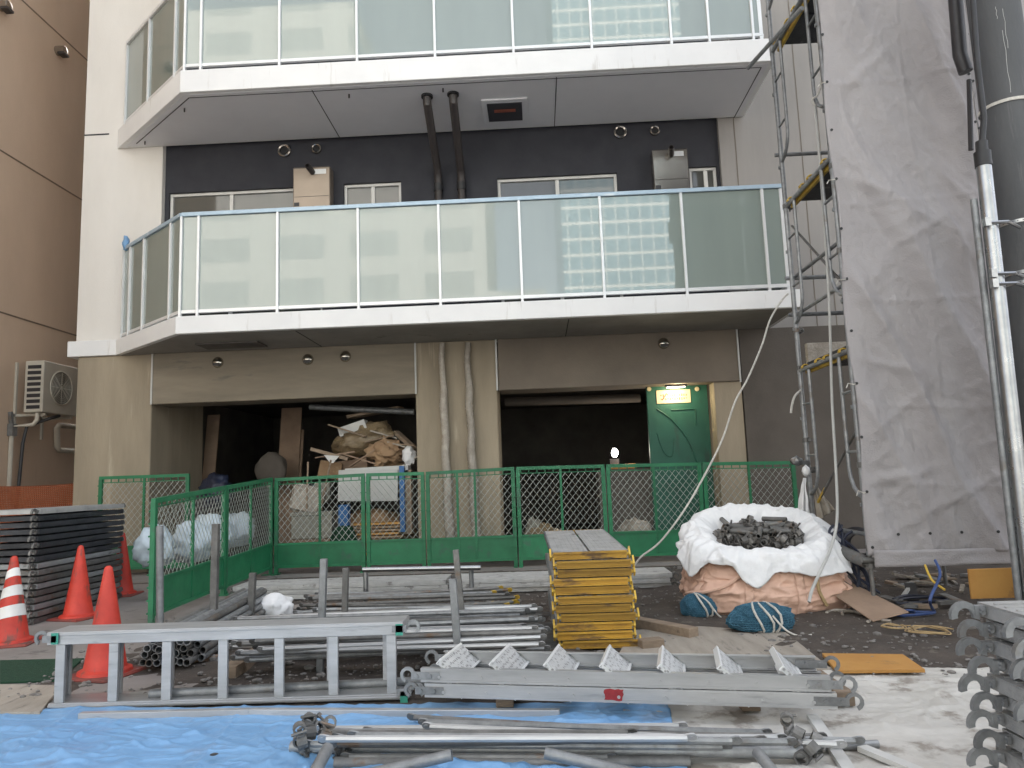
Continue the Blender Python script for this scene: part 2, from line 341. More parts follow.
# ------------------------------------------------------------------ ground
def ground_fn(u, v):
    x = -60+120*u; y = -55+130*v
    return V((x, y, 0))
b = MB(); b.grid(ground_fn, 8, 8); g = b.build('ground', M['dirt']); struct(g)
def bil(P, u, v): return P[0]*(1-u)*(1-v) + P[1]*u*(1-v) + P[2]*u*v + P[3]*(1-u)*v
def rough_patch(P, z, amp, fr, nu, nv, seed):
    P = [V(p) for p in P]
    def fn(u, v):
        q = bil(P, u, v); e = min(u, 1-u, v, 1-v)*6; e = min(1, e)
        n = noise.fractal(V((q.x*fr+seed, q.y*fr, seed)), .7, 2.1, 4)
        return V((q.x, q.y, z + e*max(0, amp*(.5+n))))
    b = MB(); b.grid(fn, nu, nv); return b
struct(rough_patch([(-3.6,4.2,0),(4.6,4.2,0),(7,9.9,0),(-3.6,9.9,0)], .002, .035, 1.7, 150, 110, 3).build('dirt_ground', M['dirt'], smooth=180))
b = MB(); b.box(-60, 60, -46, 1.2, -.1, .006); struct(b.build('road', M['road']))
b = MB(); b.box(-9, -2.05, 1.2, 9.6, -.1, .008); struct(b.build('pavement', M['pavement']))
b = MB(); b.box(-9, 7, 9.75, 10.93, -.05, .012); struct(b.build('concrete_apron', M['pavement']))
# loose stones and crumbs of rubble, too many to count
b = MB()
for i in range(4200):
    x = rng.uniform(-3.4, 4.4); y = 4.3+5.3*rng.random()**1.3
    s_ = .006+.02*rng.random()**4
    if rng.random() < .02: s_ *= 2
    n = noise.fractal(V((x*1.7+3, y*1.7, 3)), .7, 2.1, 4); z = .002+max(0, .035*(.5+n))
    r = bmesh.ops.create_icosphere(b.bm, subdivisions=1, radius=s_)
    sx, sy, sz = rng.uniform(.6, 1.5), rng.uniform(.6, 1.5), rng.uniform(.35, .8); a = rng.uniform(0, 6.28)
    for v in r['verts']:
        q = v.co; q = V((q.x*sx*math.cos(a)-q.y*sy*math.sin(a), q.x*sx*math.sin(a)+q.y*sy*math.cos(a), q.z*sz)); v.co = q + V((x, y, z+s_*.2))
gr = b.build('gravel', M['stone']); tag(gr, 'loose grey stones and rubble crumbs scattered over the brown dirt', 'gravel', None, 'stuff')

# ------------------------------------------------------------------ apartment building
BX = V((-2, 11, 0))
A = thing('apartment_building', 'white apartment building under construction with two glass fronted balconies above bare concrete ground floor', 'building', BX)
YC, YW, YG = 11.2, 11.3, 10.95
S1, F1, S2, F2 = 3.27, 3.51, 6.72, 7.05
def px_x(px, py, y): return Yp(px, py, y).x
XL = px_x(80, 250, YC); XW0 = px_x(162.5, 170, YC); XW1 = px_x(718.5, 150, YW)
def wall_open(b, x0, x1, z0, z1, y0, y1, ops):
    xs = sorted({x0, x1, *[o[0] for o in ops], *[o[1] for o in ops]}); zs = sorted({z0, z1, *[o[2] for o in ops], *[o[3] for o in ops]})
    for i in range(len(xs)-1):
        run = None
        for j in range(len(zs)-1):
            cx, cz = (xs[i]+xs[i+1])/2, (zs[j]+zs[j+1])/2
            solid = not any(o[0] < cx < o[1] and o[2] < cz < o[3] for o in ops)
            if solid: run = [zs[j], zs[j+1]] if run is None else [run[0], zs[j+1]]
            if run and (not solid or j == len(zs)-2): b.box(xs[i], xs[i+1], y0, y1, run[0], run[1]); run = None
    bmesh.ops.remove_doubles(b.bm, verts=b.bm.verts, dist=.0005)
b = MB(); b.box(XL, XW0, YC, 14, S1+.02, 10.5); b.build('column_wall', M['white_wall'], A)
zj = Yp(110, 134, YC).z
b = MB(); b.box(XL-.002, XW0-.9, YC-.004, YC, zj-.012, zj+.012); b.build('wall_joint', M['groove'], A)
b = MB(); b.box(XW1, 14, YC+.02, 14, S1+.02, 10.5); b.build('pier_wall', M['grey_render'], A)
xj = px_x(803, 200, YC+.02)
b = MB()
for px_ in (737, 803, 822): b.box(px_x(px_, 160, YC)-.006, px_x(px_, 160, YC)+.006, YC+.014, YC+.02, S1+.02, 10.4)
b.build('pier_joint', M['concrete_brown'], A)
wins = []
for (a, c, tp, mul) in ((169, 322, 191, (230,)), (343.5, 401, 184, (372,)), (497, 617, 177, (557,)), (689, 719, 168, (706,))):
    zt = Yp((a+c)/2, tp, YW+.06).z; wins.append((px_x(a, tp, YW), min(px_x(c, tp, YW), XW1-.05), S1+.45 if a != 343.5 and a != 689 else zt-1.0, zt, [px_x(m, tp, YW) for m in mul]))
b = MB(); wall_open(b, XW0, XW1, S1+.02, 10.5, YW, YW+.2, [w_[:4] for w_ in wins]); b.build('recess_wall', M['dark_wall'], A)
b = MB(); b.box(XW0, XW1, YW+.21, YW+.4, S1+.02, 10.5); b.build('inner_lining', M['interior'], A)
for (x0, x1, z0, z1, mus) in wins:
    b = MB(); t_ = .045; y0, y1 = YW+.05, YW+.13
    b.box(x0, x1, y0, y1, z1-t_, z1); b.box(x0, x1, y0, y1, z0, z0+t_); b.box(x0, x0+t_, y0, y1, z0+t_, z1-t_); b.box(x1-t_, x1, y0, y1, z0+t_, z1-t_)
    for m_ in mus: b.box(m_-.03, m_+.03, y0+.01, y1-.01, z0+t_, z1-t_)
    wo = b.build('window', M['bronze_frame'], A, bevel=.004)
    b = MB(); b.box(x0+t_, x1-t_, YW+.085, YW+.097, z0+t_, z1-t_); b.build('pane', M['pane'], wo)

b = MB(); b.box(XL, 14, YC+.03, 25, 10.51, 30); b.box(14.01, 22, YC+.5, 25, -.02, 26); b.box(XL, 14, 19.3, 25, -.02, 10.5); b.build('shading_mass', M['white_wall'], A)  # unseen mass above, beside and behind, added to keep the site in shade
# balcony slabs
slab1 = [(-7.13,10.91),(-6.37,10.91),(-4.80,9.6),(3.54,9.6),(3.54,11.19),(-7.13,11.19)]
slab2 = [(-6.62,11.19),(-4.81,9.6),(3.46,9.6),(3.46,11.19)]
def slab(poly, z0, z1, name, m): 
    b = MB(); b.prism([(x, y, z0) for x, y in poly], (0, 0, z1-z0)); return b.build(name, m, A, bevel=.006)
slab(slab1, S1, F1, 'balcony_slab', M['fascia']); slab(slab2, S2, F2, 'balcony_slab', M['fascia'])
slab([(x, y) for x, y in slab2], S2+3.45, F2+3.45, 'balcony_slab', M['fascia'])
def inset(poly, d):
    c = V((sum(p[0] for p in poly)/len(poly), sum(p[1] for p in poly)/len(poly)))
    out = []; n = len(poly)
    area = sum(poly[i][0]*poly[(i+1) % n][1]-poly[(i+1) % n][0]*poly[i][1] for i in range(n))
    sg = 1 if area > 0 else -1
    for i in range(n):
        p0, p1, p2 = V((*poly[i-1],)), V((*poly[i],)), V((*poly[(i+1) % n],))
        e1, e2 = (p1-p0).normalized(), (p2-p1).normalized(); n1, n2 = V((-e1.y, e1.x))*sg, V((-e2.y, e2.x))*sg
        m_ = (n1+n2); m_ = m_/max(.2, m_.length_squared)*2*d; q = p1+m_; out.append((q.x, q.y))
    return out
s1i = inset([(-6.39,11.18),(-6.37,10.91),(-4.80,9.6),(3.54,9.6),(3.54,11.18)], .07)
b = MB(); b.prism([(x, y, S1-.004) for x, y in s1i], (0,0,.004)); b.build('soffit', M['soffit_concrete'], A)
s2i = inset(slab2, .07)
b = MB(); b.prism([(x, y, S2-.004) for x, y in s2i], (0,0,.004)); b.build('soffit', M['soffit_paint'], A)
b = MB()   # drip and panel joints in the soffits
s2g = inset(slab2, .15)
for p, q in ((s2g[0], s2g[1]), (s2g[1], s2g[2]), (s2g[2], (s2g[2][0], 11.19))): b.bar((*p, S2-.006), (*q, S2-.006), .012, .004)
for px_, py_ in ((312, 90), (556, 90)):
    p = G(px_, py_, S2); b.bar((p.x, 9.72, S2-.006), (p.x, 11.17, S2-.006), .012, .004)
for px_, py_ in ((308, 338), (567, 328)):
    p = G(px_, py_, S1); b.bar((p.x, 9.72, S1-.006), (p.x, 10.9, S1-.006), .014, .004)
b.build('soffit_joint', M['groove'], A)
b = MB()
for px_, py_ in ((184.5, 108), (145, 141), (349, 94), (443, 88)):
    p = G(px_, py_, S2); b.tube([p, p-V((0,0,.06))], .012, 6)
b.build('drip_spout', M['dark_pipe'], A)
p = G(505, 110, S2)
b = MB(); b.box(p.x-.34, p.x+.34, p.y-.36, p.y+.36, S2-.03, S2-.006); h_ = b.build('ceiling_hatch', M['soffit_paint'], A, bevel=.004)
b = MB(); b.box(p.x-.26, p.x+.26, p.y-.27, p.y+.27, S2-.042, S2-.031); b.build('hatch_panel', M['dark_wall'], h_)
b = MB(); b.box(p.x-.16, p.x+.16, p.y-.1, p.y-.02, S2-.048, S2-.043); b.build('hatch_notice', M['lampred'], h_)
p = G(232, 344, S1)
b = MB(); b.box(p.x-.45, p.x+.45, p.y-.2, p.y+.2, S1-.03, S1-.006); b.build('ceiling_hatch', M['interior'], A, bevel=.004)

# glass railings
def cham_x(px, py, P, Q):
    d = ray(px, py); # intersect in plan
    ex, ey = Q[0]-P[0], Q[1]-P[1]
    t = (P[0]*ey-P[1]*ex)/(d.x*ey-d.y*ex); return V((d.x*t, d.y*t))
def railing(P, Q, XR, zf, zb, zt, cpx, fpx, cy, fy, railm):
    f_ = MB(); f_.bm
    front = [Q] + [V((px_x(a, fy, 9.67), 9.67)) for a in fpx] + [V((XR, 9.67))]
    ch = [P] + [cham_x(a, cy, P, Q) for a in cpx] + [Q]
    side = [V((XR, 9.67)), V((XR, 11.17))]
    r = MB(); pth = [V((P[0], P[1])), V((Q[0], Q[1])), V((XR, 9.67)), V((XR, 11.17))]
    for a, c in zip(pth, pth[1:]):
        r.bar((a.x, a.y, zt), (c.x, c.y, zt), .075, .055); 
    ro = r.build('balcony_railing', railm, A, bevel=.004)
    r2 = MB()
    for a, c in zip(pth, pth[1:]): r2.bar((a.x, a.y, zb-.015), (c.x, c.y, zb-.015), .05, .045)
    r2.build('bottom_rail', M['alu_white'], ro, bevel=.003)
    for ls in (ch, front, side):
        ls = [V((q[0], q[1])) for q in ls]
        for i, (a, c) in enumerate(zip(ls, ls[1:])):
            d = (c-a).normalized(); a2, c2 = a+d*.012, c-d*.012
            g = MB(); g.bar((a2.x, a2.y, (zb+zt)/2-.01), (c2.x, c2.y, (zb+zt)/2-.01), .012, zt-zb-.045)
            g.build('glass_panel', M['frost'], ro)
            if i or ls is not front:
                ps = MB(); nrm = V((-d.y, d.x)); 
                if nrm.y > 0: nrm = -nrm
                q = a + nrm*.012
                ps.bar((q.x, q.y, zf+.002), (q.x, q.y, zt-.028), .034, .05, upv=(nrm.x, nrm.y, 0)); ps.build('railing_post', M['alu_white'], ro, bevel=.003)
    return ro
railf = mat('rail_film', (.42,.53,.62), (.36,.47,.56), .45, metal=.2, scale=6, bump=.05, spot=(.62,.68,.72), spot_amt=.25, spot_scale=3, spot_stretch=(.6,3,3), rnd=0)
zt1 = Yp(480, 201, 9.67).z; zb1 = Yp(480, 298, 9.67).z; zb2 = Yp(470, 50, 9.67).z
railing(V((-6.30,10.96)), V((-4.77,9.67)), 3.41, F1, zb1, zt1, (131,144.5,171), (199,278,358.5,439.5,520.5,602,684,766), 280, 250, railf)
railing(V((-6.47,11.16)), V((-4.78,9.67)), 3.33, F2, zb2, zb2+1.36, (150,176), (202,280,357,434.5,512.5,590.5,670,708,752), 60, 25, M['alu_white'])

# ground floor
hb = Yp(300, 398.5, YG-.03).z
def gx(px, y=YG, py=430): return px_x(px, py, y)
zc = S1-.004
b = MB(); b.box(gx(75), gx(150.7), YG, 12.7, -.02, zc); b.build('pillar', M['concrete'], A, bevel=.012)
b = MB(); b.box(gx(152.3, YG-.03, 380), gx(415, YG-.03, 380), YG-.03, 11.45, hb, zc); b.build('header_beam', M['concrete_board'], A, bevel=.01)
b = MB(); b.box(gx(416.4), gx(498.3), YG, 11.8, -.02, zc); b.build('pillar', M['concrete'], A, bevel=.012)
hb2 = Yp(610, 386, YG-.03).z
b = MB(); b.box(gx(498.6, YG-.03, 380), gx(740, YG-.03, 380), YG-.03, 11.45, hb2, zc); b.build('header_beam', M['concrete_brown'], A, bevel=.01)
b = MB(); b.box(gx(717, YG+.02), gx(745, YG), YG+.02, 12.2, -.02, hb2-.002); b.build('pillar', M['concrete'], A)
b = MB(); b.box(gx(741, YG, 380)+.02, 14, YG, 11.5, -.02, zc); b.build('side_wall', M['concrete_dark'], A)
for px_, z0 in ((151.7, hb), (415.7, hb), (497.0, hb2), (740.5, hb2-.02)): 
    b = MB(); x = gx(px_, YG-.035, 380); b.box(x-.013, x+.013, YG-.042, YG-.033, z0, zc-.002); b.build('joint_strip', M['white_board'], A)
# dark shell behind the openings
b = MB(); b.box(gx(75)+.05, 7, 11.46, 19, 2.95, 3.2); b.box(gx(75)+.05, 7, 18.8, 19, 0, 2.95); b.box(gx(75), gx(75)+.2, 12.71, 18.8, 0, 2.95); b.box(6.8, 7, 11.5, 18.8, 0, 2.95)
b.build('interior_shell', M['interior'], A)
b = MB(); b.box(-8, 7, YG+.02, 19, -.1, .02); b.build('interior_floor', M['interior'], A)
b = MB(); b.tube([Yp(505, 402, 12.5), Yp(640, 398, 12.5)], .075, 12); b.build('ceiling_pipe', M['concrete_dark'], A, smooth=True)
b = MB(); b.tube([Yp(310, 407, 12.0), Yp(414, 412, 11.9)], .05, 10); b.build('ceiling_pipe', M['galv'], A, smooth=True)
# vent caps on the header beams and the dark wall
for px_, py_ in ((218, 362.5), (308, 359.5), (345.5, 356.5), (663.5, 343.5)):
    p = Yp(px_, py_, YG-.03); b = MB(); Mx = Matrix.Rotation(R(90), 3, 'X')
    b.lathe([(.085,0),(.085,.015),(.075,.03),(.06,.05),(.03,.06),(.002,.062)], p, 20, Mx); v_ = b.build('vent_cap', M['chrome'], A, smooth=True)
    b = MB(); b.box(p.x-.05, p.x+.05, p.y-.066, p.y-.035, p.z-.055, p.z-.012); b.build('vent_louvre', M['dark_pipe'], v_)
for px_, py_, r_ in ((285, 151.5, .105), (317, 149.5, .08), (620, 133, .105), (654.5, 131.5, .08)):
    p = Yp(px_, py_, YW); b = MB(); Mx = Matrix.Rotation(R(90), 3, 'X')
    b.lathe([(r_,0),(r_,.05),(r_*.86,.06),(r_*.68,.05),(r_*.66,.012)], p, 24, Mx); v_ = b.build('vent_cap', M['heater_grey'], A, smooth=True)
    b = MB(); b.lathe([(r_*.65,.012),(r_*.65,.02)], p, 20, Mx); b.build('vent_mesh', M['black'], v_)

# drain pipes coming out of the upper soffit
for px0, px1, top in ((427, 437.5, 93), (453, 460.5, 91)):
    e = Yp(px1, 150, YW-.1); p = G(px0, top+2, S2)
    t = thing('drain_pipe', 'dark drain pipe bent out of the soffit, %s of the pair' % ('left' if px0 < 440 else 'right'), 'pipe', V((e.x, e.y, F1)), 'drain pipes between the balcony windows')
    b = MB(); b.tube([p, p-V((0,0,.12)), V((e.x, e.y-.12, S2-.62)), V((e.x, e.y, S2-.78)), V((e.x, e.y, F1+.9))], .062, 14); b.build('pipe', M['dark_pipe'], t, smooth=True)
    b = MB(); b.lathe([(.085,0),(.085,.03)], (p.x, p.y, S2-.04), 16); b.build('collar', M['black'], t, smooth=True)
    b = MB(); b.lathe([(.075,0),(.075,.12)], (e.x, e.y, S2-.98), 16); b.build('collar', M['black'], t, smooth=True)
    b = MB(); b.tube([(e.x, e.y, F1+1.62), (e.x, e.y, F1+.002)], .055, 14); b.build('lower_pipe', M['dark_pipe'], t, smooth=True)
    b = MB(); b.lathe([(.066,0),(.066,.025)], (e.x, e.y, F1+1.62), 14); b.build('band', M['chrome'], t, smooth=True)
for px0, px1 in ((441.5, 450), (467, 479.5)):
    tp = Yp(px0, 343, YG-.1); bt = Yp(px1+4, 500, YG-.1); pts = []; rr = []
    for i in range(15):
        f_ = i/14; q = tp.lerp(V((tp.x+.05, YG-.1, .0)), f_); q.x += .012*math.sin(i*2.1+px0); pts.append(q); rr.append(.05+.016*noise.noise(V((i*.9, px0, 0)))+.02*f_)
    b = MB(); b.tube(pts, rr, 12)
    for v in b.bm.verts: v.co += V((noise.noise(v.co*14), noise.noise(v.co*14+V((9,0,0))), 0))*.014
    o = b.build('wrapped_pipe', M['wrap'], smooth=60); tag(o, 'plastic wrapped downpipe on the middle concrete pillar, %s one' % ('left' if px0 < 450 else 'right'), 'pipe', 'wrapped downpipes on the middle pillar')

# water heaters on the dark wall
def heater(px0, px1, py0, py1, m, lab):
    a, c = Yp(px0, py0, YW-.22), Yp(px1, py1, YW-.22); 
    t = thing('water_heater', lab, 'water heater', V(((a.x+c.x)/2, YW-.1, c.z-.3)), 'water heaters on the balcony wall')
    z0 = c.z-.25
    b = MB(); b.box(a.x, c.x, YW-.22, YW-.002, z0, a.z); b.build('casing', m, t, bevel=.012)
    b = MB(); b.box(a.x-.004, c.x+.004, YW-.226, YW-.221, a.z-.02, a.z-.012); b.build('lid_seam', M['dark_pipe'], t)
    b = MB(); b.box(a.x+.02, a.x+.1, YW-.228, YW-.221, z0+.27, z0+.33); b.build('data_plate', M['black_plastic'], t)
    b = MB(); b.box(a.x+.02, c.x-.02, YW-.224, YW-.221, z0+.42, z0+.426); b.build('panel_seam', M['dark_pipe'], t)
    b = MB(); x = (a.x+c.x)/2+.02; b.tube([(x, YW-.222, a.z-.1), (x-.03, YW-.4, a.z-.06)], .045, 12, hollow=.75); b.build('flue', M['dark_pipe'], t, smooth=True)
    b = MB(); b.box(x+.0, c.x-.06, YW-.227, YW-.221, a.z-.13, a.z-.05); b.build('label_plate', M['alu_white'], t)
    b = MB(); b.box(x+.03, c.x-.08, YW-.232, YW-.2275, z0+.2, z0+.26); b.build('panel_badge', M['white_board'], t)
heater(293, 330, 167.5, 206, M['heater'], 'beige metal water heater box between the two left balcony windows')
heater(652, 690, 149.5, 189, M['heater_grey'], 'shiny grey water heater box on the right of the dark balcony wall')

# blue rag on the rail corner, odds and ends under the lower railing
p = Yp(126, 243, 10.9); b = MB(); b.blob((p.x, p.y, p.z), (.05, .05, .12), .3, 2, 3); tag(b.build('rag', M['tarp_blue'], smooth=60), 'bright blue rag tied at the left end of lower balcony rail', 'rag')

# ------------------------------------------------------------------ neighbour on the left
XN = -8.8
NB = thing('neighbour_building', 'plain tan rendered building with horizontal joints on the left', 'building', (XN-5, 14, 0))
b = MB(); b.box(XN-9, XN, 3, 34, -.3, 26); b.build('wall', M['tan_wall'], NB)
b = MB()
for q in ((0, 150), (22, 0), (0, 312)):
    z = Xp(q[0], q[1], XN).z; b.box(XN, XN+.004, 3.1, 33.9, z-.014, z+.014)
b.build('wall_joint', M['tan_joint'], NB)
for q in ((57, 51), (0, 6)):
    p = Xp(q[0], q[1], XN); b = MB(); Mx = Matrix.Rotation(R(90), 3, 'Y')
    b.lathe([(.09,0),(.09,.09),(.085,.16),(.07,.17)], p, 18, Mx); v_ = b.build('vent_cap', M['heater_grey'], NB, smooth=True)
    b = MB(); b.box(p.x+.06, p.x+.19, p.y-.08, p.y+.08, p.z-.10, p.z-.06); b.build('vent_lip', M['dark_pipe'], v_)

# air conditioner on its wall
a, c = Yp(25.5, 361, 12.0), Yp(42, 412, 12.0)
ax0, ax1, az0, az1, ay0, ay1 = a.x, c.x, c.z, a.z, 12.0, 12.95
AC = thing('air_conditioner', 'beige outdoor air conditioner unit bracketed on the tan wall', 'air conditioner', V(((ax0+ax1)/2, 12.4, az0)))
b = MB(); b.box(ax0, ax1, ay0, ay1, az0, az1); b.build('casing', M['ac'], AC, bevel=.012)
b = MB()
for i in range(8):
    z = az0+.06+i*(az1-az0-.1)/8; b.box(ax0+.05, ax1-.045, ay0-.004, ay0, z, z+(az1-az0-.1)/8*.62)
b.build('side_louvre', M['black_plastic'], AC)
cz = (az0+az1)/2+.02; cy = ay0+.47; Mx = Matrix.Rotation(R(90), 3, 'Y')
b = MB(); b.lathe([(.30,0),(.30,.012),(.285,.018),(.28,.004)], (ax1, cy, cz), 36, Mx, cap=False); gr_ = b.build('fan_grille', M['ac'], AC, smooth=True)
b = MB()
for k in range(1, 8): 
    pts = [(ax1+.008, cy+.036*k*math.cos(2*math.pi*j/28), cz+.036*k*math.sin(2*math.pi*j/28)) for j in range(29)]; b.tube(pts, .005, 4, False)
for k in range(8): d = 2*math.pi*k/8; b.tube([(ax1+.008, cy, cz), (ax1+.008, cy+.285*math.cos(d), cz+.285*math.sin(d))], .005, 4)
b.build('grille_ring', M['ac'], gr_)
b = MB(); b.lathe([(.278,.002),(.278,.004)], (ax1, cy, cz), 30, Mx); b.build('fan_recess', mat('fan_recess', (.16,.15,.13), rough=.7, bump=0), gr_)
b = MB()
for y in (ay0+.1, ay1-.15):
    b.box(XN+.002, ax1-.02, y, y+.04, az0-.05, az0-.006); b.box(XN+.002, XN+.04, y, y+.04, az0-.4, az1)
b.build('bracket', M['ac'], AC)
b = MB(); q0 = Yp(28, 414, 12.05)
b.tube([(ax1-.12, ay0+.06, az0-.004), (ax1-.12, ay0+.06, az0-.12), (ax1-.18, ay0+.06, az0-.2), (XN+.05, ay0+.03, az0-.22), (XN+.05, ay0+.03, .2)], .035, 10); b.build('refrigerant_duct', M['ac'], AC, smooth=True)
b = MB(); b.tube([(ax1-.03, ay0+.5, az0-.02), (ax1-.06, ay0+.3, az0-.08), (XN+.24, ay0+.12, az0-.22), (XN+.2, ay0+.1, az0-.5), (XN+.14, ay0+.1, .9), (XN+.1, ay0+.1, .3)], .028, 8); b.build('drain_hose', M['black_plastic'], AC, smooth=True)
b = MB(); p1 = Xp(57, 425, XN+.1); p2 = Xp(57, 450, XN+.1)
b.tube([p1+V((0,.9,0)), p1+V((0,.06,0)), p1+V((0,0,-.06)), p2+V((0,0,.06)), p2+V((0,.06,0)), p2+V((0,1.6,0))], .05, 10); tag(b.build('wall_duct', M['ac'], smooth=True), 'beige duct looping along the tan wall below the air conditioner', 'duct')
b = MB(); p = Xp(12, 430, XN+.05); b.tube([(p.x, p.y, p.z), (p.x, p.y, .1)], .03, 10); b.bar((p.x,p.y,p.z),(p.x,p.y-.06,p.z+.3),.05,.05); b.box(p.x-.04,p.x+.05,p.y-.06,p.y+.06,p.z-.1,p.z+.1); tag(b.build('conduit', M['galv_old'], smooth=True), 'thin grey conduit running down the tan wall beside the air conditioner', 'conduit')
# orange safety netting across the gap
y = 11.4; xa, xb = XN+.02, gx(75)-.03; zt = Yp(30, 484, y).z
b = MB(); b.grid(lambda u, v: V((xa+(xb-xa)*u, y+.05*math.sin(u*9)+.02*noise.noise(V((u*9, v*5, 0))), .05+(zt-.03*math.sin(u*math.pi)-.05)*v)), 64, 46)
o = b.build('safety_net', M['orange_net'], smooth=60); md = o.modifiers.new('thick', 'WIREFRAME'); md.thickness = .019; tag(o, 'orange safety netting closing the gap beside the concrete pillar', 'safety net')

# ------------------------------------------------------------------ across the street (seen mirrored in the balcony glass)
b = MB(); b.box(3, 15, -64, -46, 0, 75); tag(b.build('office_tower', M['tower'], bevel=0), 'tall gridded office tower mirrored in the balcony glass', 'tower')
b = MB(); b.box(-40, -3, -44, -30, 0, 28); b.box(-3, 1, -44, -30, 0, 14); b.box(-40, -12, -44, -30, 28, 36); tag(b.build('street_block', M['tower2']), 'pale stepped block across the street mirrored in the balcony glass', 'building')
b = MB(); b.box(16, 48, -46, -32, 0, 26); tag(b.build('street_block', M['tower3']), 'grey block with long window bands across the street mirrored in the balcony glass', 'building')
# ------------------------------------------------------------------ green mesh fence panels
def clip_seg(a, c, u0, u1, v0, v1):
    t0, t1 = 0, 1; d = (c[0]-a[0], c[1]-a[1])
    for p, q in ((-d[0], a[0]-u0), (d[0], u1-a[0]), (-d[1], a[1]-v0), (d[1], v1-a[1])):
        if abs(p) < 1e-9:
            if q < 0: return None
        else:
            r = q/p
            if p < 0: t0 = max(t0, r)
            else: t1 = min(t1, r)
    if t0 >= t1: return None
    return (a[0]+d[0]*t0, a[1]+d[1]*t0), (a[0]+d[0]*t1, a[1]+d[1]*t1)
def fence_panel(P, Q, z0, hP, hQ, mids, label, kick=.30, legs=True, solid=False):
    P, Q = V((P[0], P[1], z0)), V((Q[0], Q[1], z0)); L = (Q-P).length; d = (Q-P)/L; nrm = V((d.y, -d.x, 0))
    if nrm.y > 0: nrm = -nrm
    def pt(u, f, off=0): return P + d*u + V((0,0,1))*(f*(hP+(hQ-hP)*u/L)) + nrm*off    # f: 0..1 of the height
    T = thing('fence_panel', label, 'fence panel', (P+Q)/2, 'green mesh fence panels'); H = (hP+hQ)/2
    lg = .10/H; kt = (.10+kick)/H; w = .042
    b = MB()
    b.bar(pt(0, kt), pt(L, kt), .036, .032); b.build('middle_rail', M['green'], T); b = MB(); b.bar(pt(0, lg), pt(L, lg), .036, .034); b.build('bottom_rail', M['green'], T)
    b = MB(); b.bar(pt(0, 1-.02), pt(L, 1-.02), .04, .045); b.bar(pt(0, .93), pt(L, .93), .012, .012)
    for k in range(int(L/.11)): u = .06+k*.11; b.bar(pt(u, .93), pt(u, .975), .012, .012, upv=tuple(d)) if u < L-.05 else None
    b.build('top_rail', M['green'], T)
    for u, off in ((w/2, 0), (L-w/2, 0)):
        b = MB(); b.bar(pt(u, 0.0, off), pt(u, 1-.035, off), .042, .05, upv=tuple(d))
        for k in range(9): f_ = .1+k*.1; b.bar(pt(u-.03, f_, .028), pt(u+.03, f_, .028), .012, .014)
        b.bar(pt(u, .004, .12), pt(u, .004, -.12), .05, .02)
        b.build('post', M['green'], T)
    for m_ in mids:
        b = MB(); b.bar(pt(L*m_, lg, 0), pt(L*m_, 1-.035, 0), .026, .03, upv=tuple(d))
        for k in range(12): f_ = .1+k*.075; b.bar(pt(L*m_-.02, f_, .016), pt(L*m_+.02, f_, .016), .008, .01)
        b.build('mid_post', M['green'], T)
    b = MB(); b.hexa([pt(w, lg+.012, -.004), pt(L-w, lg+.012, -.004), pt(L-w, lg+.012, .004), pt(w, lg+.012, .004), pt(w, kt-.012, -.004), pt(L-w, kt-.012, -.004), pt(L-w, kt-.012, .004), pt(w, kt-.012, .004)]); b.build('kick_plate', M['green'], T)
    b = MB(); sp = .088; u0, u1, v0, v1 = w, L-w, .10+kick+.015, H*.93; n = int((L+H*1.2)/sp)+4
    for k in range(-n, n*2):
        for s in (1, -1):
            a = (k*sp, v0); c = (k*sp + s*(v1-v0)*.82, v1); r = clip_seg(a, c, u0, u1, v0, v1)
            if r: (ua, va), (uc, vc) = r; b.tube([pt(ua, va/H, .004*s), pt(uc, vc/H, .004*s)], .0031, 3, False)
    b.build('mesh', M['wire'], T)
    return T
YF = 10.12
def fp(px, py=520): p = Yp(px, py, YF); return (p.x, p.y)
def ht(px, py, y): return Yp(px, py, y).z
fx = [274, 366, 426, 517, 608, 705, 800]; ft = [478, 473, 471.5, 466.5, 464, 462, 460.5]
cuts = [(0,1,(.5,),'green mesh fence panel at the corner before the crate and debris'), (1,2,(),'short green mesh fence panel before the pile of cardboard'), (2,3,(.35,.55),'green mesh fence panel before the middle concrete pillar'), (3,4,(.5,),'green mesh fence panel behind the yellow stack'), (4,5,(.5,),'green mesh fence panel before the green door'), (5,6,(.5,),'rightmost green mesh fence panel beside the scaffold')]
for i, j, md, lb in cuts:
    P, Q = fp(fx[i]+1), fp(fx[j]-1); fence_panel(P, Q, 0.012, ht(fx[i], ft[i], YF)-.012, ht(fx[j], ft[j], YF)-.012, md, lb)
LA, LB = G(150, 628), V((*fp(272), 0)); 
LM = LA.lerp(LB, .5); hA = ht(146, 500, LA.y); hB = ht(272, 478, LB.y)
fence_panel(LA, LM-(LB-LA)*.004, 0.01, hA, (hA+hB)/2, (.5,), 'nearest green mesh fence panel, running from the cones towards the corner')
fence_panel(LM+(LB-LA)*.004, LB-(LB-LA)*.008, 0.01, (hA+hB)/2, hB, (.5,), 'green mesh fence panel before the white sacks')
yb = 10.6; P, Q = Yp(99, 500, yb), Yp(189, 500, yb); fence_panel(P, Q, 0.012, ht(99, 477, yb), ht(189, 474, yb), (.5,), 'green mesh fence panel in front of the left concrete pillar')

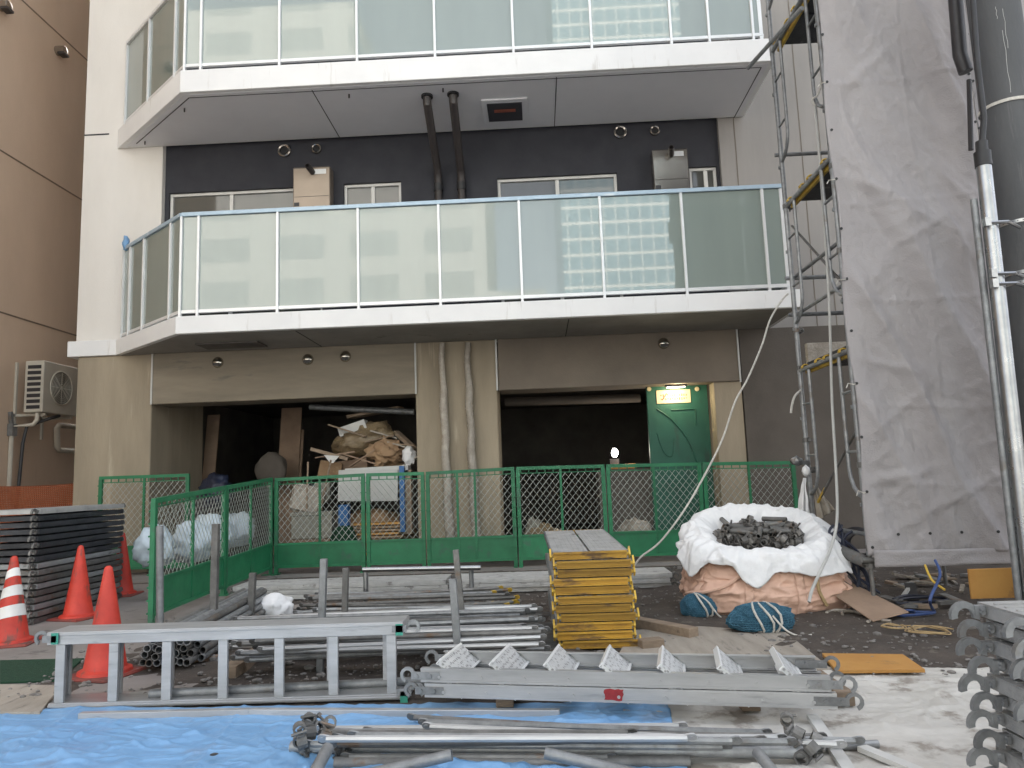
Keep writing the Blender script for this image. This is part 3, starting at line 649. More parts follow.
# ------------------------------------------------------------------ traffic cones
def cone(px, py, label, stripes, lean=0, h=.70):
    p = G(px, py); T = thing('traffic_cone', label, 'traffic cone', p, 'traffic cones beside the fence')
    Mr = Matrix.Rotation(lean, 3, 'Y')
    b = MB(); b.box(-.19, .19, -.19, .19, 0, .028, Matrix.Translation(p) @ Matrix.Rotation(rng.uniform(-.3,.3), 4, 'Z')); b.build('base', M['cone_base'], T, bevel=.012)
    pr = [(.165,.028),(.16,.045),(.135,.055),(.128,.06)]
    def rad(z): return .128 + (.028-.128)*(z-.06)/(h-.09)
    b = MB(); b.lathe(pr+[(rad(z), z) for z in (.2,.35,.5)]+[(.028,h-.03),(.024,h-.012),(.012,h)], p, 28, Mr); b.build('cone_body', M['cone'], T, smooth=50)
    if stripes:
        for z0, z1 in ((.21,.30),(.37,.45),(.52,.585)):
            b = MB(); b.lathe([(rad(z0)+.0015, z0), (rad(z1)+.0015, z1)], p, 28, Mr, cap=False)
            for v in b.bm.verts: v.co.z += .025*math.cos(math.atan2(v.co.y-p.y, v.co.x-p.x)+.5) - .0; 
            for v in b.bm.verts:
                q = v.co-p; r_ = rad(q.z)+.0022; k = r_/max(1e-4, math.hypot(q.x, q.y)); v.co.x = p.x+q.x*k; v.co.y = p.y+q.y*k
            b.build('reflective_band', M['cone_white'], T, smooth=50)
    return T
cone(105, 676, 'plain red cone standing nearest, behind the aluminium ladder', False)
cone(10, 645, 'red traffic cone with white reflective bands at left edge', True)
cone(78, 619, 'plain red cone against the dark plank stack', False, h=.69)
cone(121, 596, 'plain red cone furthest back, beside the green fence end', False, h=.72)

# ------------------------------------------------------------------ scaffold planks with hooks
def plank_proto(L, W, T_, m, mh, label, loc, group, axis='x', hook=.045, offs=.0, ribs=True):
    # a deck lying along local x, centre of its underside at loc
    o = thing('scaffold_plank', label, 'scaffold plank', loc, group); l = V(loc)
    b = MB(); b.box(-L/2, L/2, -W/2, -W/2+.004, 0, T_); b.box(-L/2, L/2, W/2-.004, W/2, 0, T_); b.box(-L/2, L/2, -W/2+.004, W/2-.004, T_-.005, T_-.0005)
    b.box(-L/2, L/2, -W/2-.003, -W/2-.0005, T_*.38, T_*.62); b.box(-L/2, L/2, W/2+.0005, W/2+.003, T_*.38, T_*.62)
    b.box(-L/2, -L/2+.005, -W/2+.005, W/2-.005, .002, T_-.006); b.box(L/2-.005, L/2, -W/2+.005, W/2-.005, .002, T_-.006)
    if ribs:
        for k in range(1, 6): y = -W/2+W*k/6; b.box(-L/2+.02, L/2-.02, y-.006, y+.006, T_, T_+.003)
    for v in b.bm.verts: v.co += l
    b.build('deck', m, o)
    for sx in (-1, 1):
        for sy in (-1, 1):
            b = MB(); c = l + V((sx*(L/2+hook*.95+offs), sy*(W/2-.035), T_*.55))
            c = c - V((0,0,hook*.35)); b.arc_hook(c, V((sx, 0, 0)), V((0,0,1)), V((0,1,0)), hook*.56, hook, -12, 196, .018, 11)
            b.box(l.x+sx*(L/2) - .0 if sx > 0 else l.x-L/2-offs-hook*.3, l.x+L/2+offs+hook*.3 if sx > 0 else l.x-L/2, c.y-.012, c.y+.012, l.z+T_*.3, l.z+T_*.9)
            for k in (0, 1): 
                q = V((l.x+sx*(L/2+.004+.012), c.y-.012, l.z+T_*(.45+.25*k))); b.tube([q, q-V((0,.012,0))], .008, 6)
            b.build('hook', mh, o)
    return o
def stack(proto, n, pitch, base, rz, jx, jy, label, top_label, group, offs=0):
    out = []
    for i in range(n):
        lo = V((base[0]+rng.uniform(-jx, jx)+offs*(1 if i % 2 else -1), base[1]+rng.uniform(-jy, jy), base[2]+i*pitch)); a = rz+rng.uniform(-.012, .012)
        if i == 0: proto.location = lo; proto.rotation_euler = (0,0,a); o = proto
        else: o = dup(proto, lo, (0,0,a))
        o['label'] = top_label if i == n-1 else label; out.append(o)
    return out
# right foreground stack
pr = plank_proto(1.8, .36, .048, M['deck_pale_steel'], M['galv'], '', (0,0,0), 'steel planks in the right foreground stack', hook=.047, offs=.022)
q = Yp(983, 599, 2.62); top = q.z
st = stack(pr, 13, .0575, (q.x+.9, 2.44, top-13*.0575), 0, .014, .008, 'grey steel plank below the top in the right foreground stack with large hooks', 'topmost grey steel plank of the right foreground stack', None, .009)
# left dark stack
ca, cb_ = G(40, 624), G(117, 600); dv = (cb_-ca); dv.z = 0
pr = plank_proto(1.52, .5, .046, M['steel_dark'], M['galv_old'], '', (0,0,0), 'dark planks stacked behind the cones', hook=.042)
ang = math.atan2(dv.y, dv.x); ctr = ca + dv*.5 + V((-dv.y, dv.x, 0)).normalized()*.25
h0 = Yp(38, 512, ca.y).z+.045
stack(pr, 17, h0/17.2, (ctr.x, ctr.y, .012), ang, .012, .012, 'dark dirty scaffold plank below the top in the stack behind the red cones', 'topmost dark plank, its pale deck showing, of the stack behind the red cones', None)
for o in [o for o in S.objects if o.get('group') == 'dark planks stacked behind the cones'][-1:]:
    for ch in o.children:
        if ch.name.startswith('deck'): 
            ch.data = ch.data.copy(); ch.data.materials[0] = M['steel_deck_pale']
k_ = 0
for o in [o for o in S.objects if o.get('group') == 'dark planks stacked behind the cones'][:-1]:
    k_ += 1
    if k_ <= 9:
        for ch in o.children:
            if ch.name.startswith('deck'): ch.data = ch.data.copy(); ch.data.materials[0] = M['galv_old' if k_ % 3 else 'steel_deck']
# long low stacks in front of the fence
pr = plank_proto(2.05, .5, .045, M['steel_deck_pale'], M['galv_old'], '', (0,0,0), 'long low stacks of planks along the fence', hook=.035)
a, c = G(262, 591), G(676, 590)
ps = []
for k in range(2):
    cx = (a.x+c.x)/2 + (k-.5)*2.11*((c.x-a.x)/4.25)
    for i in range(3):
        lo = V((cx+rng.uniform(-.02,.02), 8.0+rng.uniform(-.03,.03), .03+i*.049)); o = pr if (k == 0 and i == 0) else dup(pr, lo)
        o.location = lo; o.scale = ((c.x-a.x)/4.25, 1, 1)
        o['label'] = ('%s pale scaffold plank in the low stack along the %s half of the fence' % ('topmost' if i == 2 else 'lower', 'left' if k == 0 else 'right'))

# yellow planks
fl, fr_ = G(559, 652), G(638, 650); cy = (fl.y+fr_.y)/2; wd = fr_.x-fl.x; ht_ = Yp(595, 549.5, cy).z
Ly = 1.5
def yellow_proto():
    o = thing('work_platform', '', 'platform', (0,0,0), 'yellow edged platforms stacked in the middle'); T_ = ht_/11*.72
    b = MB()
    for x0, x1 in ((-wd/2+.012, -.008), (.008, wd/2-.012)):
        b.box(x0, x1, .01, Ly-.01, T_-.012, T_)
        for k in range(7): x = x0+(x1-x0)*(k+.5)/7; b.box(x-.006, x+.006, .015, Ly-.015, T_, T_+.002)
    b.build('deck', M['steel_deck_pale'], o)
    for sx in (-1, 1):
        b = MB(); b.bar((sx*(wd/2-.006), 0, T_/2), (sx*(wd/2-.006), Ly, T_/2), .012, T_); b.build('side_rail', M['galv'], o)
        b = MB(); b.bar((sx*(wd/2+.006), -.012, T_*.1), (sx*(wd/2+.006), .03, T_*1.25), .012, .05); b.tube([(sx*(wd/2+.012), .0, T_*.5), (sx*(wd/2-.03), .0, T_*.5)], .012, 8); b.build('corner_bracket', M['yellow_bright'], o)
    b = MB(); b.box(-wd/2+.014, wd/2-.014, -.012, .0, 0, T_); b.box(-wd/2+.014, wd/2-.014, -.03, -.012, T_*.8, T_+.004); b.box(-wd/2+.014, wd/2-.014, -.03, -.012, -.002, T_*.12); b.build('end_plate', M['yellow'], o)
    b = MB(); b.box(-wd/2+.014, wd/2-.014, Ly, Ly+.012, 0, T_); b.build('end_plate', M['yellow'], o)
    return o
yp = yellow_proto(); dx = (Yp(590, 549, cy).x - (fl.x+fr_.x)/2)
for i in range(11):
    o = yp if i == 0 else dup(yp, (0,0,0))
    f_ = i/10; o.location = ((fl.x+fr_.x)/2 + dx*f_ + rng.uniform(-.02,.02), cy+rng.uniform(-.022,.022), .03+i*(ht_-.03)/11); o.rotation_euler = (.003*i, 0, rng.uniform(-.012,.012)+.015)
    o['label'] = 'topmost yellow edged platform of the middle stack, its two pale deck boards showing' if i == 10 else ('lowest yellow platform of the middle stack, resting on the ground' if i == 0 else 'yellow edged platform between the top and bottom of the middle stack')
b = MB(); b.box(fl.x-.02, fr_.x+.05, cy+.15, cy+.25, 0, .03); b.box(fl.x-.02, fr_.x+.05, cy+1.1, cy+1.2, 0, .03); tag(b.build('timber', M['timber']), 'timber bearer under the yellow platform stack', 'timber')

# ------------------------------------------------------------------ aluminium ladder standing on its edge
la, lb_ = G(52, 708), G(402, 706); zlo = 0.012; yl = (la.y+lb_.y)/2
lz = Yp(230, 640, yl).z    # underside of upper stringer
zt_ = Yp(230, 627, yl).z
LD = thing('aluminium_ladder', 'aluminium scaffold stair lying on its edge at left with broad upright treads', 'ladder', ((la.x+lb_.x)/2, yl, 0))
def stringer(x0, x1, z0, z1, y0, y1, m=M['alu']):
    b = MB(); b.box(x0, x1, y0, y0+.004, z0, z1); b.box(x0, x1, y0+.004, y1, z1-.004, z1); b.box(x0, x1, y0+.004, y1, z0, z0+.004)
    b.box(x0, x1, y0-.004, y0-.0003, z0+(z1-z0)*.42, z0+(z1-z0)*.58); return b
b = MB(); b.box(la.x, lb_.x, yl, yl+.20, zt_-.068, zt_); b.box(la.x, lb_.x, yl-.004, yl-.0004, zt_-.02, zt_-.008); b.build('stringer', M['alu'], LD, bevel=.004)
b = MB(); b.box(la.x+.02, lb_.x+.02, yl, yl+.20, zlo, zlo+.03); b.box(la.x+.02, lb_.x+.02, yl-.006, yl-.0004, zlo+.006, zlo+.02); b.build('stringer', M['alu'], LD, bevel=.004)
for px_ in (62, 115, 168, 224, 280, 334, 392):
    x = px_x(px_, 660, yl+.02); b = MB(); t = R(21)
    ux, uy = -math.sin(t), math.cos(t)
    z0, z1 = zlo+.031, zt_-.069
    for k, wd_ in ((0, .052), (.165, .042)):
        b.bar((x+ux*k, yl+.012+uy*k, z0), (x+ux*k, yl+.012+uy*k, z1), .022, wd_, upv=(1, 0, 0))
    A_ = V((x, yl+.022, 0)); B_ = V((x+ux*.165, yl+.012+uy*.165, 0)); n_ = V((-(B_-A_).y, (B_-A_).x, 0)).normalized()*.003
    b.hexa([A_-n_+V((0,0,z0)), B_-n_+V((0,0,z0)), B_+n_+V((0,0,z0)), A_+n_+V((0,0,z0)), A_-n_+V((0,0,z1)), B_-n_+V((0,0,z1)), B_+n_+V((0,0,z1)), A_+n_+V((0,0,z1))])
    b.build('tread', M['alu'], LD, bevel=.0015)
for x, z, s in ((lb_.x, zt_-.035, 1), (lb_.x+.02, zlo+.04, 1), (la.x, zt_-.035, -1)):
    b = MB(); c = V((x+s*.05, yl+.03, z)); b.arc_hook(c, V((s,0,0)), V((0,0,1)), V((0,1,0)), .022, .04, -60, 175, .014); b.box(min(x-s*.06, x+s*.02), max(x-s*.06, x+s*.02), yl-.012, yl-.005, z-.018, z+.018); b.build('hook', M['galv'], LD)
for x, z in ((la.x+.05, zt_-.033), (lb_.x-.02, zt_-.04), (lb_.x+.0, zlo+.016)):
    b = MB(); b.box(x-.02, x+.02, yl-.012, yl-.008, z-.03, z+.03); b.build('tape', M['teal_tape'], LD)

# ------------------------------------------------------------------ two aluminium stairs lying flat, one on the other
zb_ = .09
fa, fb = G(425, 697, zb_), G(838, 709, zb_); 
d = (fb-fa); Ls = d.length; ang = math.atan2(d.y, d.x)
zm = .165; ztp = .235
def stair_proto(label, tread_m):
    o = thing('aluminium_stair', label, 'stair', (0,0,0), 'aluminium stairs laid flat on blocks'); Wd = .40; Hh = .068
    for y in (0, Wd):
        b = MB(); s = 1 if y == 0 else -1; 
        b.box(0, Ls, y-.002 if s > 0 else y-.002, y+.002, 0, Hh); b.box(0, Ls, min(y+s*.003, y+s*.03), max(y+s*.003, y+s*.03), Hh-.004, Hh); b.box(0, Ls, min(y+s*.003, y+s*.03), max(y+s*.003, y+s*.03), 0, .004)
        if s > 0:
            b.box(0, Ls, y-.005, y-.0025, .0, .012); b.box(0, Ls, y-.005, y-.0025, Hh-.012, Hh)
            for k in range(9): x = .1+k*(Ls-.2)/8; b.tube([(x, y-.002, Hh*.4), (x, y-.009, Hh*.4)], .008, 7)
        b.build('stringer', M['alu'], o)
    for k in range(7):
        x = .16+k*(Ls-.30)/6; b = MB(); t = R(-42)
        c_, s_ = math.cos(t), math.sin(t)
        a = V((x, 0, Hh*.5)); 
        p0 = [V((x-.09*c_, .005, Hh*.6-.085*s_)), V((x+.05*c_, .005, Hh*.6+.05*s_))]
        u_ = V((-s_, 0, c_))*.010
        for (yy0, yy1) in ((.006, Wd-.006),):
            b.hexa([p0[0]-u_, p0[1]-u_, p0[1]+V((0,yy1-yy0,0))-u_, p0[0]+V((0,yy1-yy0,0))-u_, p0[0]+u_, p0[1]+u_, p0[1]+V((0,yy1-yy0,0))+u_, p0[0]+V((0,yy1-yy0,0))+u_])
        b.build('tread', M['perf'], o)
        for e_ in p0:
            b = MB(); b.bar(e_+V((0,.002,0)), e_+V((0,Wd-.014,0)), .03, .012, upv=(c_, 0, s_)); b.build('tread_lip', M['alu_white'], o)
    for sx in (0, 1):
        for y in (.012, Wd-.012):
            b = MB(); x = Ls*sx; s = 1 if sx else -1; c = V((x+s*.075, y, Hh*.45))
            b.arc_hook(c, V((s,0,0)), V((0,0,1)), V((0,1,0)), .024, .04, -70, 185, .014); b.box(min(x-s*.1, x+s*.05), max(x-s*.1, x+s*.05), y-.019, y-.0145, Hh*.2, Hh*.75)
            for q in (.02, -.05): b.tube([(x+s*q, y-.019, Hh*.48), (x+s*q, y-.028, Hh*.48)], .011, 7)
            b.build('hook', M['galv'], o)
    return o
sp = stair_proto('lower aluminium stair of the flat pair, a red paint mark on its stringer', M['perf']); sp.location = (fa.x, fa.y, zb_); sp.rotation_euler = (0,0,ang)
sp2 = dup(sp, (fa.x-.02, fa.y+.006, zb_+.0725), (0,0,ang), 'upper aluminium stair of the flat pair, its white perforated treads showing')
b = MB(); b.grid(lambda u, v: V((Ls*.466+.09*u, -.0056, .012+.05*v)), 6, 4)
for v in b.bm.verts: v.co += V((noise.noise(v.co*60)*.012, 0, noise.noise(v.co*50+V((5,0,0)))*.008))
b.build('paint_mark', M['red_paint'], sp)
for px_, py_ in ((505, 712), (842/1+5, 711), (752, 716)):
    p = G(px_, py_); 
    b = MB(); b.box(p.x-.045, p.x+.045, p.y-.0, p.y+.42, .02, .088); tag(b.build('timber_block', M['timber'], bevel=.004), 'timber block under the flat stairs, %s' % {505:'beside the blue tarp edge', 847:'below the hooked right end', 752:'dark and near the pipe ends'}[px_], 'timber', 'timber blocks under the flat stairs')

# ------------------------------------------------------------------ pipes and rods
def pipe(p, q, r, m, label, group, name='steel_pipe', cat='pipe', hollow=.82, n=10, mids=()):
    b = MB(); b.tube([p, *mids, q], r, n, hollow=hollow); o = b.build(name, m, smooth=True, origin=(V(p)+V(q))/2)
    return tag(o, label, cat, group)
# bundle with open ends beside the fence
f0, f1 = G(166, 674), G(244, 624); dv = (f1-f0); dv.z = 0; dv = dv.normalized(); cr = V((dv.y, -dv.x, 0)); r_ = .0245
rows = [8, 8, 7, 6, 5]; k = 0
for i, n_ in enumerate(rows):
    for j in range(n_):
        off = (j-(n_-1)/2)*.0505; base = f0 + cr*(off+.02) + dv*rng.uniform(-.06, .10); z = .075 + i*.0435
        p = V((base.x, base.y, z)); q = p + dv*(1.95+rng.uniform(-.05,.05))
        pipe(p, q, r_, M['galv' if rng.random() < .6 else 'galv_old'], 'grey scaffold tube on top of the bundle beside the left fence' if i == 4 else 'open ended scaffold tube in the bundle seen through the ladder treads', 'scaffold tubes bundled beside the left fence')
for t in (.25, 1.5):
    c = f0+dv*t; b = MB(); b.bar((*(c-cr*.25).xy, .025), (*(c+cr*.25).xy, .025), .07, .048); tag(b.build('timber', M['brown_board']), 'timber bearer under the %s end of the tube bundle' % ('front' if t < 1 else 'back'), 'timber')
# brace rods: a flattened end with a hole
def rod(p, q, r, m, label, group, tip=None):
    p, q = V(p), V(q); d = (q-p).normalized(); o = thing('brace_rod', label, 'rod', (p+q)/2, group)
    b = MB(); b.tube([p+d*.05, q-d*.05], r, 8); b.build('rod', m, o, smooth=True)
    for e, s in ((p, 1), (q, -1)):
        b = MB(); c = e+d*s*.03; side = V((0,1,.5)).normalized(); A = d.cross(side).normalized()
        pts = [c+d*s*.05+A*.008, c+d*s*.05-A*.008]+[c + (-d*s*math.cos(t)+A*math.sin(t))*.021 for t in [R(x) for x in (-110,-70,-30,0,30,70,110)]]
        b.prism(pts, side*.007); b.tube([c-side*.002, c+side*.012], .009, 8); b.build('eye_end', tip if (tip and s < 0) else m, o)
def pile(n, yr, zr, xl, xr, jl, jr, r, ms, label, group, tip=None, tilt=.1):
    for i in range(n):
        f_ = i/max(1, n-1); y = rng.uniform(*yr); z = zr[0]+(zr[1]-zr[0])*((i*7) % n)/n + r
        xa = px_x(xl, 610, y)+rng.uniform(0, jl); xb = px_x(xr, 610, y)-rng.uniform(0, jr); dy = rng.uniform(-tilt, tilt)
        rod((xa, y-dy, z+rng.uniform(0,.03)), (xb, y+dy, z+rng.uniform(0,.03)), r, M[rng.choice(ms)], label, group, tip if (tip and rng.random() < .45) else None)
pile(42, (5.75, 7.05), (.02, .19), 280, 522, .35, .3, .0145, ['galv','galv_old','galv_old'], 'rusty brace rod in the back pile, some with yellow tips', 'brace rods in the back pile', M['yellow_bright'], .18)
pile(38, (4.65, 5.65), (.08, .215), 228, 551, .25, .18, .015, ['galv','galv','galv_old','alu'], 'shiny brace rod in the pile right behind the ladder', 'brace rods in the pile behind the ladder', None, .05)
for t in (250, 500):
    p = Yp(t, 640, 5.05); b = MB(); b.box(p.x-.05, p.x+.05, 4.7, 5.4, .005, .085); tag(b.build('timber', M['timber']), 'timber bearer under the %s end of the shiny rods' % ('left' if t < 300 else 'right'), 'timber')
# long tube just behind the ladder
pp, qq = G(150, 694, .06), G(440, 680, .06); pipe(pp, qq, .0245, M['galv'], 'single grey tube lying on the ground right behind the ladder', None)
pp, qq = G(255, 717, .03), G(560, 715, .03)
b = MB(); b.bar(G(80, 716, .03), G(250, 712, .03), .04, .035); b.bar(G(250, 712, .03), G(560, 713, .03), .04, .035); tag(b.build('flat_bar', M['alu'], bevel=.003), 'thin aluminium bar lying on the blue tarp in front of the ladder', 'bar')

# foreground heap on the blue tarp
FG = 'foreground tubes on the blue tarp'
def gp(px, py, z): return G(px, py, z)
pipe(gp(291, 747, .06), gp(803, 752, .06), .0245, M['galv'], 'thick grey tube lying in front on the blue tarp', FG)
pipe(gp(335, 763, .03), gp(690, 762, .03), .0245, M['galv_old'], 'dark tube in front below the thick grey tube', FG)
pipe(gp(300, 800, .05), gp(328, 748, .125), .0245, M['galv'], 'short tube stub slanting down at the left of the front tubes', FG)
pipe(gp(352, 778, .055), gp(452, 755, .13), .0215, M['galv'], 'short tube laid slantwise across the front tubes', FG)
pipe(gp(545, 753, .115), gp(640, 775, .05), .0215, M['galv'], 'short dark tube slanting under the front tubes near the middle', FG)
pipe(gp(757, 752, .115), gp(792, 795, .05), .0215, M['galv'], 'short tube slanting down at the right of the front tubes', FG)
lst = [((322,731,.07),(868,741,.07)),((318,736,.095),(790,738,.095)),((405,717,.05),(720,735,.05)),((416,722,.07),(775,733,.07)),((320,741,.06),(760,746,.06)),((316,733,.11),(640,733,.1)),((330,738,.115),(800,742,.11)),((312,729,.05),(690,726,.05)),((326,744,.10),(770,740,.10)),((345,735,.13),(745,741,.12)),((315,739,.135),(700,738,.135)),((360,731,.06),(830,737,.06)),((300,744,.085),(735,747,.085)),((420,726,.09),(850,745,.09)),((338,757,.05),(620,757,.05))]
for i, (p, q) in enumerate(lst):
    rod(gp(*p), gp(*q), .0145, M[('galv','alu','galv_old')[i % 3]], 'thin brace rod lying behind the thick front tube', 'thin brace rods in the foreground heap')
pipe(gp(735, 752, .03), gp(878, 744, .03), .017, M['galv'], 'thin dark tube end poking out over the white tarp', None)
# couplers clamped on the tube ends
def coupler_mesh():
    b = MB(); Mx = Matrix.Rotation(R(90), 3, 'Y')
    b.lathe([(.024,-.025),(.034,-.025),(.034,.025),(.024,.025)], (0,0,0), 12, Mx, cap=False)
    b.lathe([(.024,-.022),(.033,-.022),(.033,.022),(.024,.022)], (0,.0,.066), 12, Matrix.Rotation(R(90), 3, 'X'), cap=False)
    b.box(-.02,.02,-.02,.02,.03,.036); b.tube([(0,-.05,-.03),(0,-.05,.045)], .0075, 6); b.box(-.014,.014,-.062,-.03,-.022,-.006); b.box(-.012,.012,-.062,-.04,.03,.046)
    b.tube([(-.03,.045,.066),(.045,.045,.066)], .0075, 6)
    return b
cp0 = coupler_mesh().build('pipe_coupler', M['galv_old'], origin=(0,0,0)); 
cps = [((302,742),.10),((310,733),.12),((318,728),.10),((306,750),.05),((325,737),.13),((795,746),.07),((803,757),.05),((810,750),.04),((790,733),.06),((345,752),.05)]
for i, ((a, c), z) in enumerate(cps):
    p = gp(a, c, z); o = cp0 if i == 0 else cp0.copy()
    if i: COL.objects.link(o)
    o.location = p; o.rotation_euler = (rng.uniform(-.8,.8), rng.uniform(-.6,.6), rng.uniform(0,6)); o.scale = (.85,)*3
    tag(o, 'dirty coupler at the %s end of the foreground tubes' % ('left' if a < 500 else 'right'), 'coupler', 'couplers on the foreground tubes')

# rack posts sticking up between the piles
def rpost(px0, py0, px1, py1, y, wd_, label, m='galv', square=True, cap=None):
    p = Yp(px0, py0, y); p.z = 0; q = Yp(px1, py1, y); q = V((q.x, q.y+.01, q.z))
    o = thing('rack_post', label, 'post', p, 'upright posts holding the pipe piles')
    b = MB()
    if square: b.bar(p, q, wd_, wd_, upv=(0,1,0))
    else: b.tube([p, q], wd_/2, 10, hollow=.8)
    b.build('post', M[m], o, smooth=not square, bevel=0 if not square else .003)
    b = MB(); b.box(p.x-.06, p.x+.06, p.y-.06, p.y+.06, .002, .012); b.build('base_plate', M['galv_old'], o)
    return o
rpost(160, 668, 159, 526, 5.15, .05, 'round pale post standing tallest before the fence end', 'galv', False)
rpost(213, 640, 215.5, 524, 5.75, .05, 'flat grey post in front of the tube bundle', 'galv_old')
rpost(250, 640, 252.5, 573, 6.2, .05, 'short post at the back of the tube bundle beside the white bag', 'galv_old')
rpost(320, 668, 323.5, 559, 4.78, .042, 'square post rising behind the middle of the ladder', 'galv')
rpost(344, 640, 345.5, 568, 5.6, .042, 'short post with wire twist, just right of the square post behind the ladder', 'galv_old')
rpost(459, 655, 452.5, 579, 4.7, .045, 'front one of the two leaning posts beside the shiny rods', 'galv')
rpost(465, 640, 455.5, 550, 5.5, .042, 'back one of the two leaning posts beside the shiny rods', 'galv_old')
pa, pb = Yp(364.5, 602, 7.3), Yp(472, 602, 7.3)
rpost(366, 602, 365.5, 570, 7.3, .05, 'stub post carrying the left end of the horizontal tube', 'galv_bright', False)
rpost(472, 602, 471, 568, 7.3, .045, 'stub post carrying the right end of the horizontal tube', 'galv', False)
pipe(Yp(366, 570, 7.3)-V((.02,.05,-.01)), Yp(481, 568, 7.3)-V((0,.05,-.01)), .0245, M['galv_bright'], 'horizontal tube carried on two stub posts before the fence', None)
# ------------------------------------------------------------------ scaffold tower on the right
SX, SY0, SY1, SX2 = 2.64, 6.20, 7.40, 3.84
LV = [.45, 2.15, 3.85, 5.55, 7.25]
SC = thing('scaffold_tower', 'galvanised frame scaffold tower with yellow edged decks beside the grey sheet', 'scaffold', ((SX+SX2)/2, 6.8, 0))
for x in (SX, SX2):
    for li, z in enumerate(LV[:-1]):
        b = MB()
        for y in (SY0, SY1):
            b.tube([(x, y, z+.01), (x, y, z+1.70)], .024, 10); s = 1 if y == SY0 else -1
            b.tube([(x, y, z+1.66), (x, y, z+1.74)], .027, 10)
            b.tube([(x, y+s*.24, z+1.68), (x, y+s*.24, z+.72), (x, y+s*.225, z+.64), (x, y+s*.17, z+.55), (x, y+s*.08, z+.49), (x, y, z+.47)], .017, 8)
            for k in (.85, 1.35): b.tube([(x, y, z+k), (x, y+s*.24, z+k)], .012, 6)
            for k in (.4, 1.2): b.box(x-.035, x+.02, y-.012, y+.012, z+k, z+k+.03)
        b.tube([(x, SY0, z+1.69), (x, SY1, z+1.69)], .0215, 10)
        b.build('frame', M['galv'], SC, smooth=True)
    for y in (SY0, SY1):
        b = MB(); b.tube([(x, y, .012), (x, y, .47)], .017, 10); b.lathe([(.035,0),(.035,.03)], (x, y, .36), 8); b.box(x-.06, x+.06, y-.06, y+.06, .01, .022); b.tube([(x-.07, y, .39), (x+.07, y, .39)], .008, 6); b.build('jack_base', M['galv_old'], SC, smooth=True)
for z in LV[1:]:
    for y0 in (6.27, 6.80):
        b = MB(); b.box(SX+.04, SX2-.03, y0, y0+.5, z+.01, z+.055); b.build('deck', M['steel_dark'], SC)
    b = MB(); b.bar((SX+.045, 6.26, z-.03), (SX+.045, 7.33, z-.03), .035, .04); b.build('deck_edge', M['yellow_bright'], SC, bevel=.004)
    for y in (6.35, 6.7, 6.9, 7.25): b = MB(); b.arc_hook((SX-.0, y, z), V((1,0,0)), V((0,0,1)), V((0,1,0)), .026, .036, -20, 190, .04, 7); b.build('deck_hook', M['yellow_bright'], SC)
for za in (.62, 2.72, 3.1):
    b = MB(); b.tube([(SX+.03, SY1-.02, za), (SX+.03, SY0+.02, za)], .018, 8); b.build('rail', M['galv'], SC, smooth=True)
for p, q in (((SX+.03, SY1-.05, 3.62), (SX+.03, SY0+.1, 2.75)), ((SX+.03, SY0+.05, 1.5), (SX+.03, SY1-.1, .85))):
    b = MB(); b.tube([p, q], .012, 6); b.build('brace', M['galv_old'], SC)
b = MB(); b.tube([(SX+.03, SY1-.1, .85), (SX+.03, SY1-.3, .98)], .0145, 6); b.build('brace_tip', M['yellow_bright'], SC)
# tube poking left of the frame under the balcony
p = Yp(748, 68, 7.3); b = MB(); b.tube([p, Yp(802, 8, 6.3)], .0215, 8); tag(b.build('scaffold_tube', M['galv'], smooth=True), 'slanting tube clamped high on the scaffold, reaching left below the upper balcony', 'pipe')
for px_, py_, y in ((786, 206, 7.38), (794, 330, 7.38), (797, 368, 7.38), (838, 165, 6.18), (843, 250, 6.18), (847, 300, 6.18), (858, 465, 6.18), (806, 440, 7.38), (808, 470, 7.38), (876, 548, 6.16)):
    p = Yp(px_, py_, y); o = cp0.copy(); COL.objects.link(o); o.location = (SX-.0, y+.02, p.z); o.rotation_euler = (0, R(90), rng.uniform(0, 1)); o.scale = (.9,)*3
    tag(o, 'coupler clamped on the %s scaffold post' % ('nearer' if y < 7 else 'farther'), 'coupler', 'couplers on the scaffold posts')
# board and concrete block seen through the frame
a, c = Yp(807, 343, 8.6), Yp(846, 362, 8.6)
b = MB(); b.box(a.x, a.x+1.6, 8.6, 8.68, c.z, a.z); tag(b.build('foam_block', M['wrap']), 'grey slab stored on the scaffold deck behind the posts', 'slab')

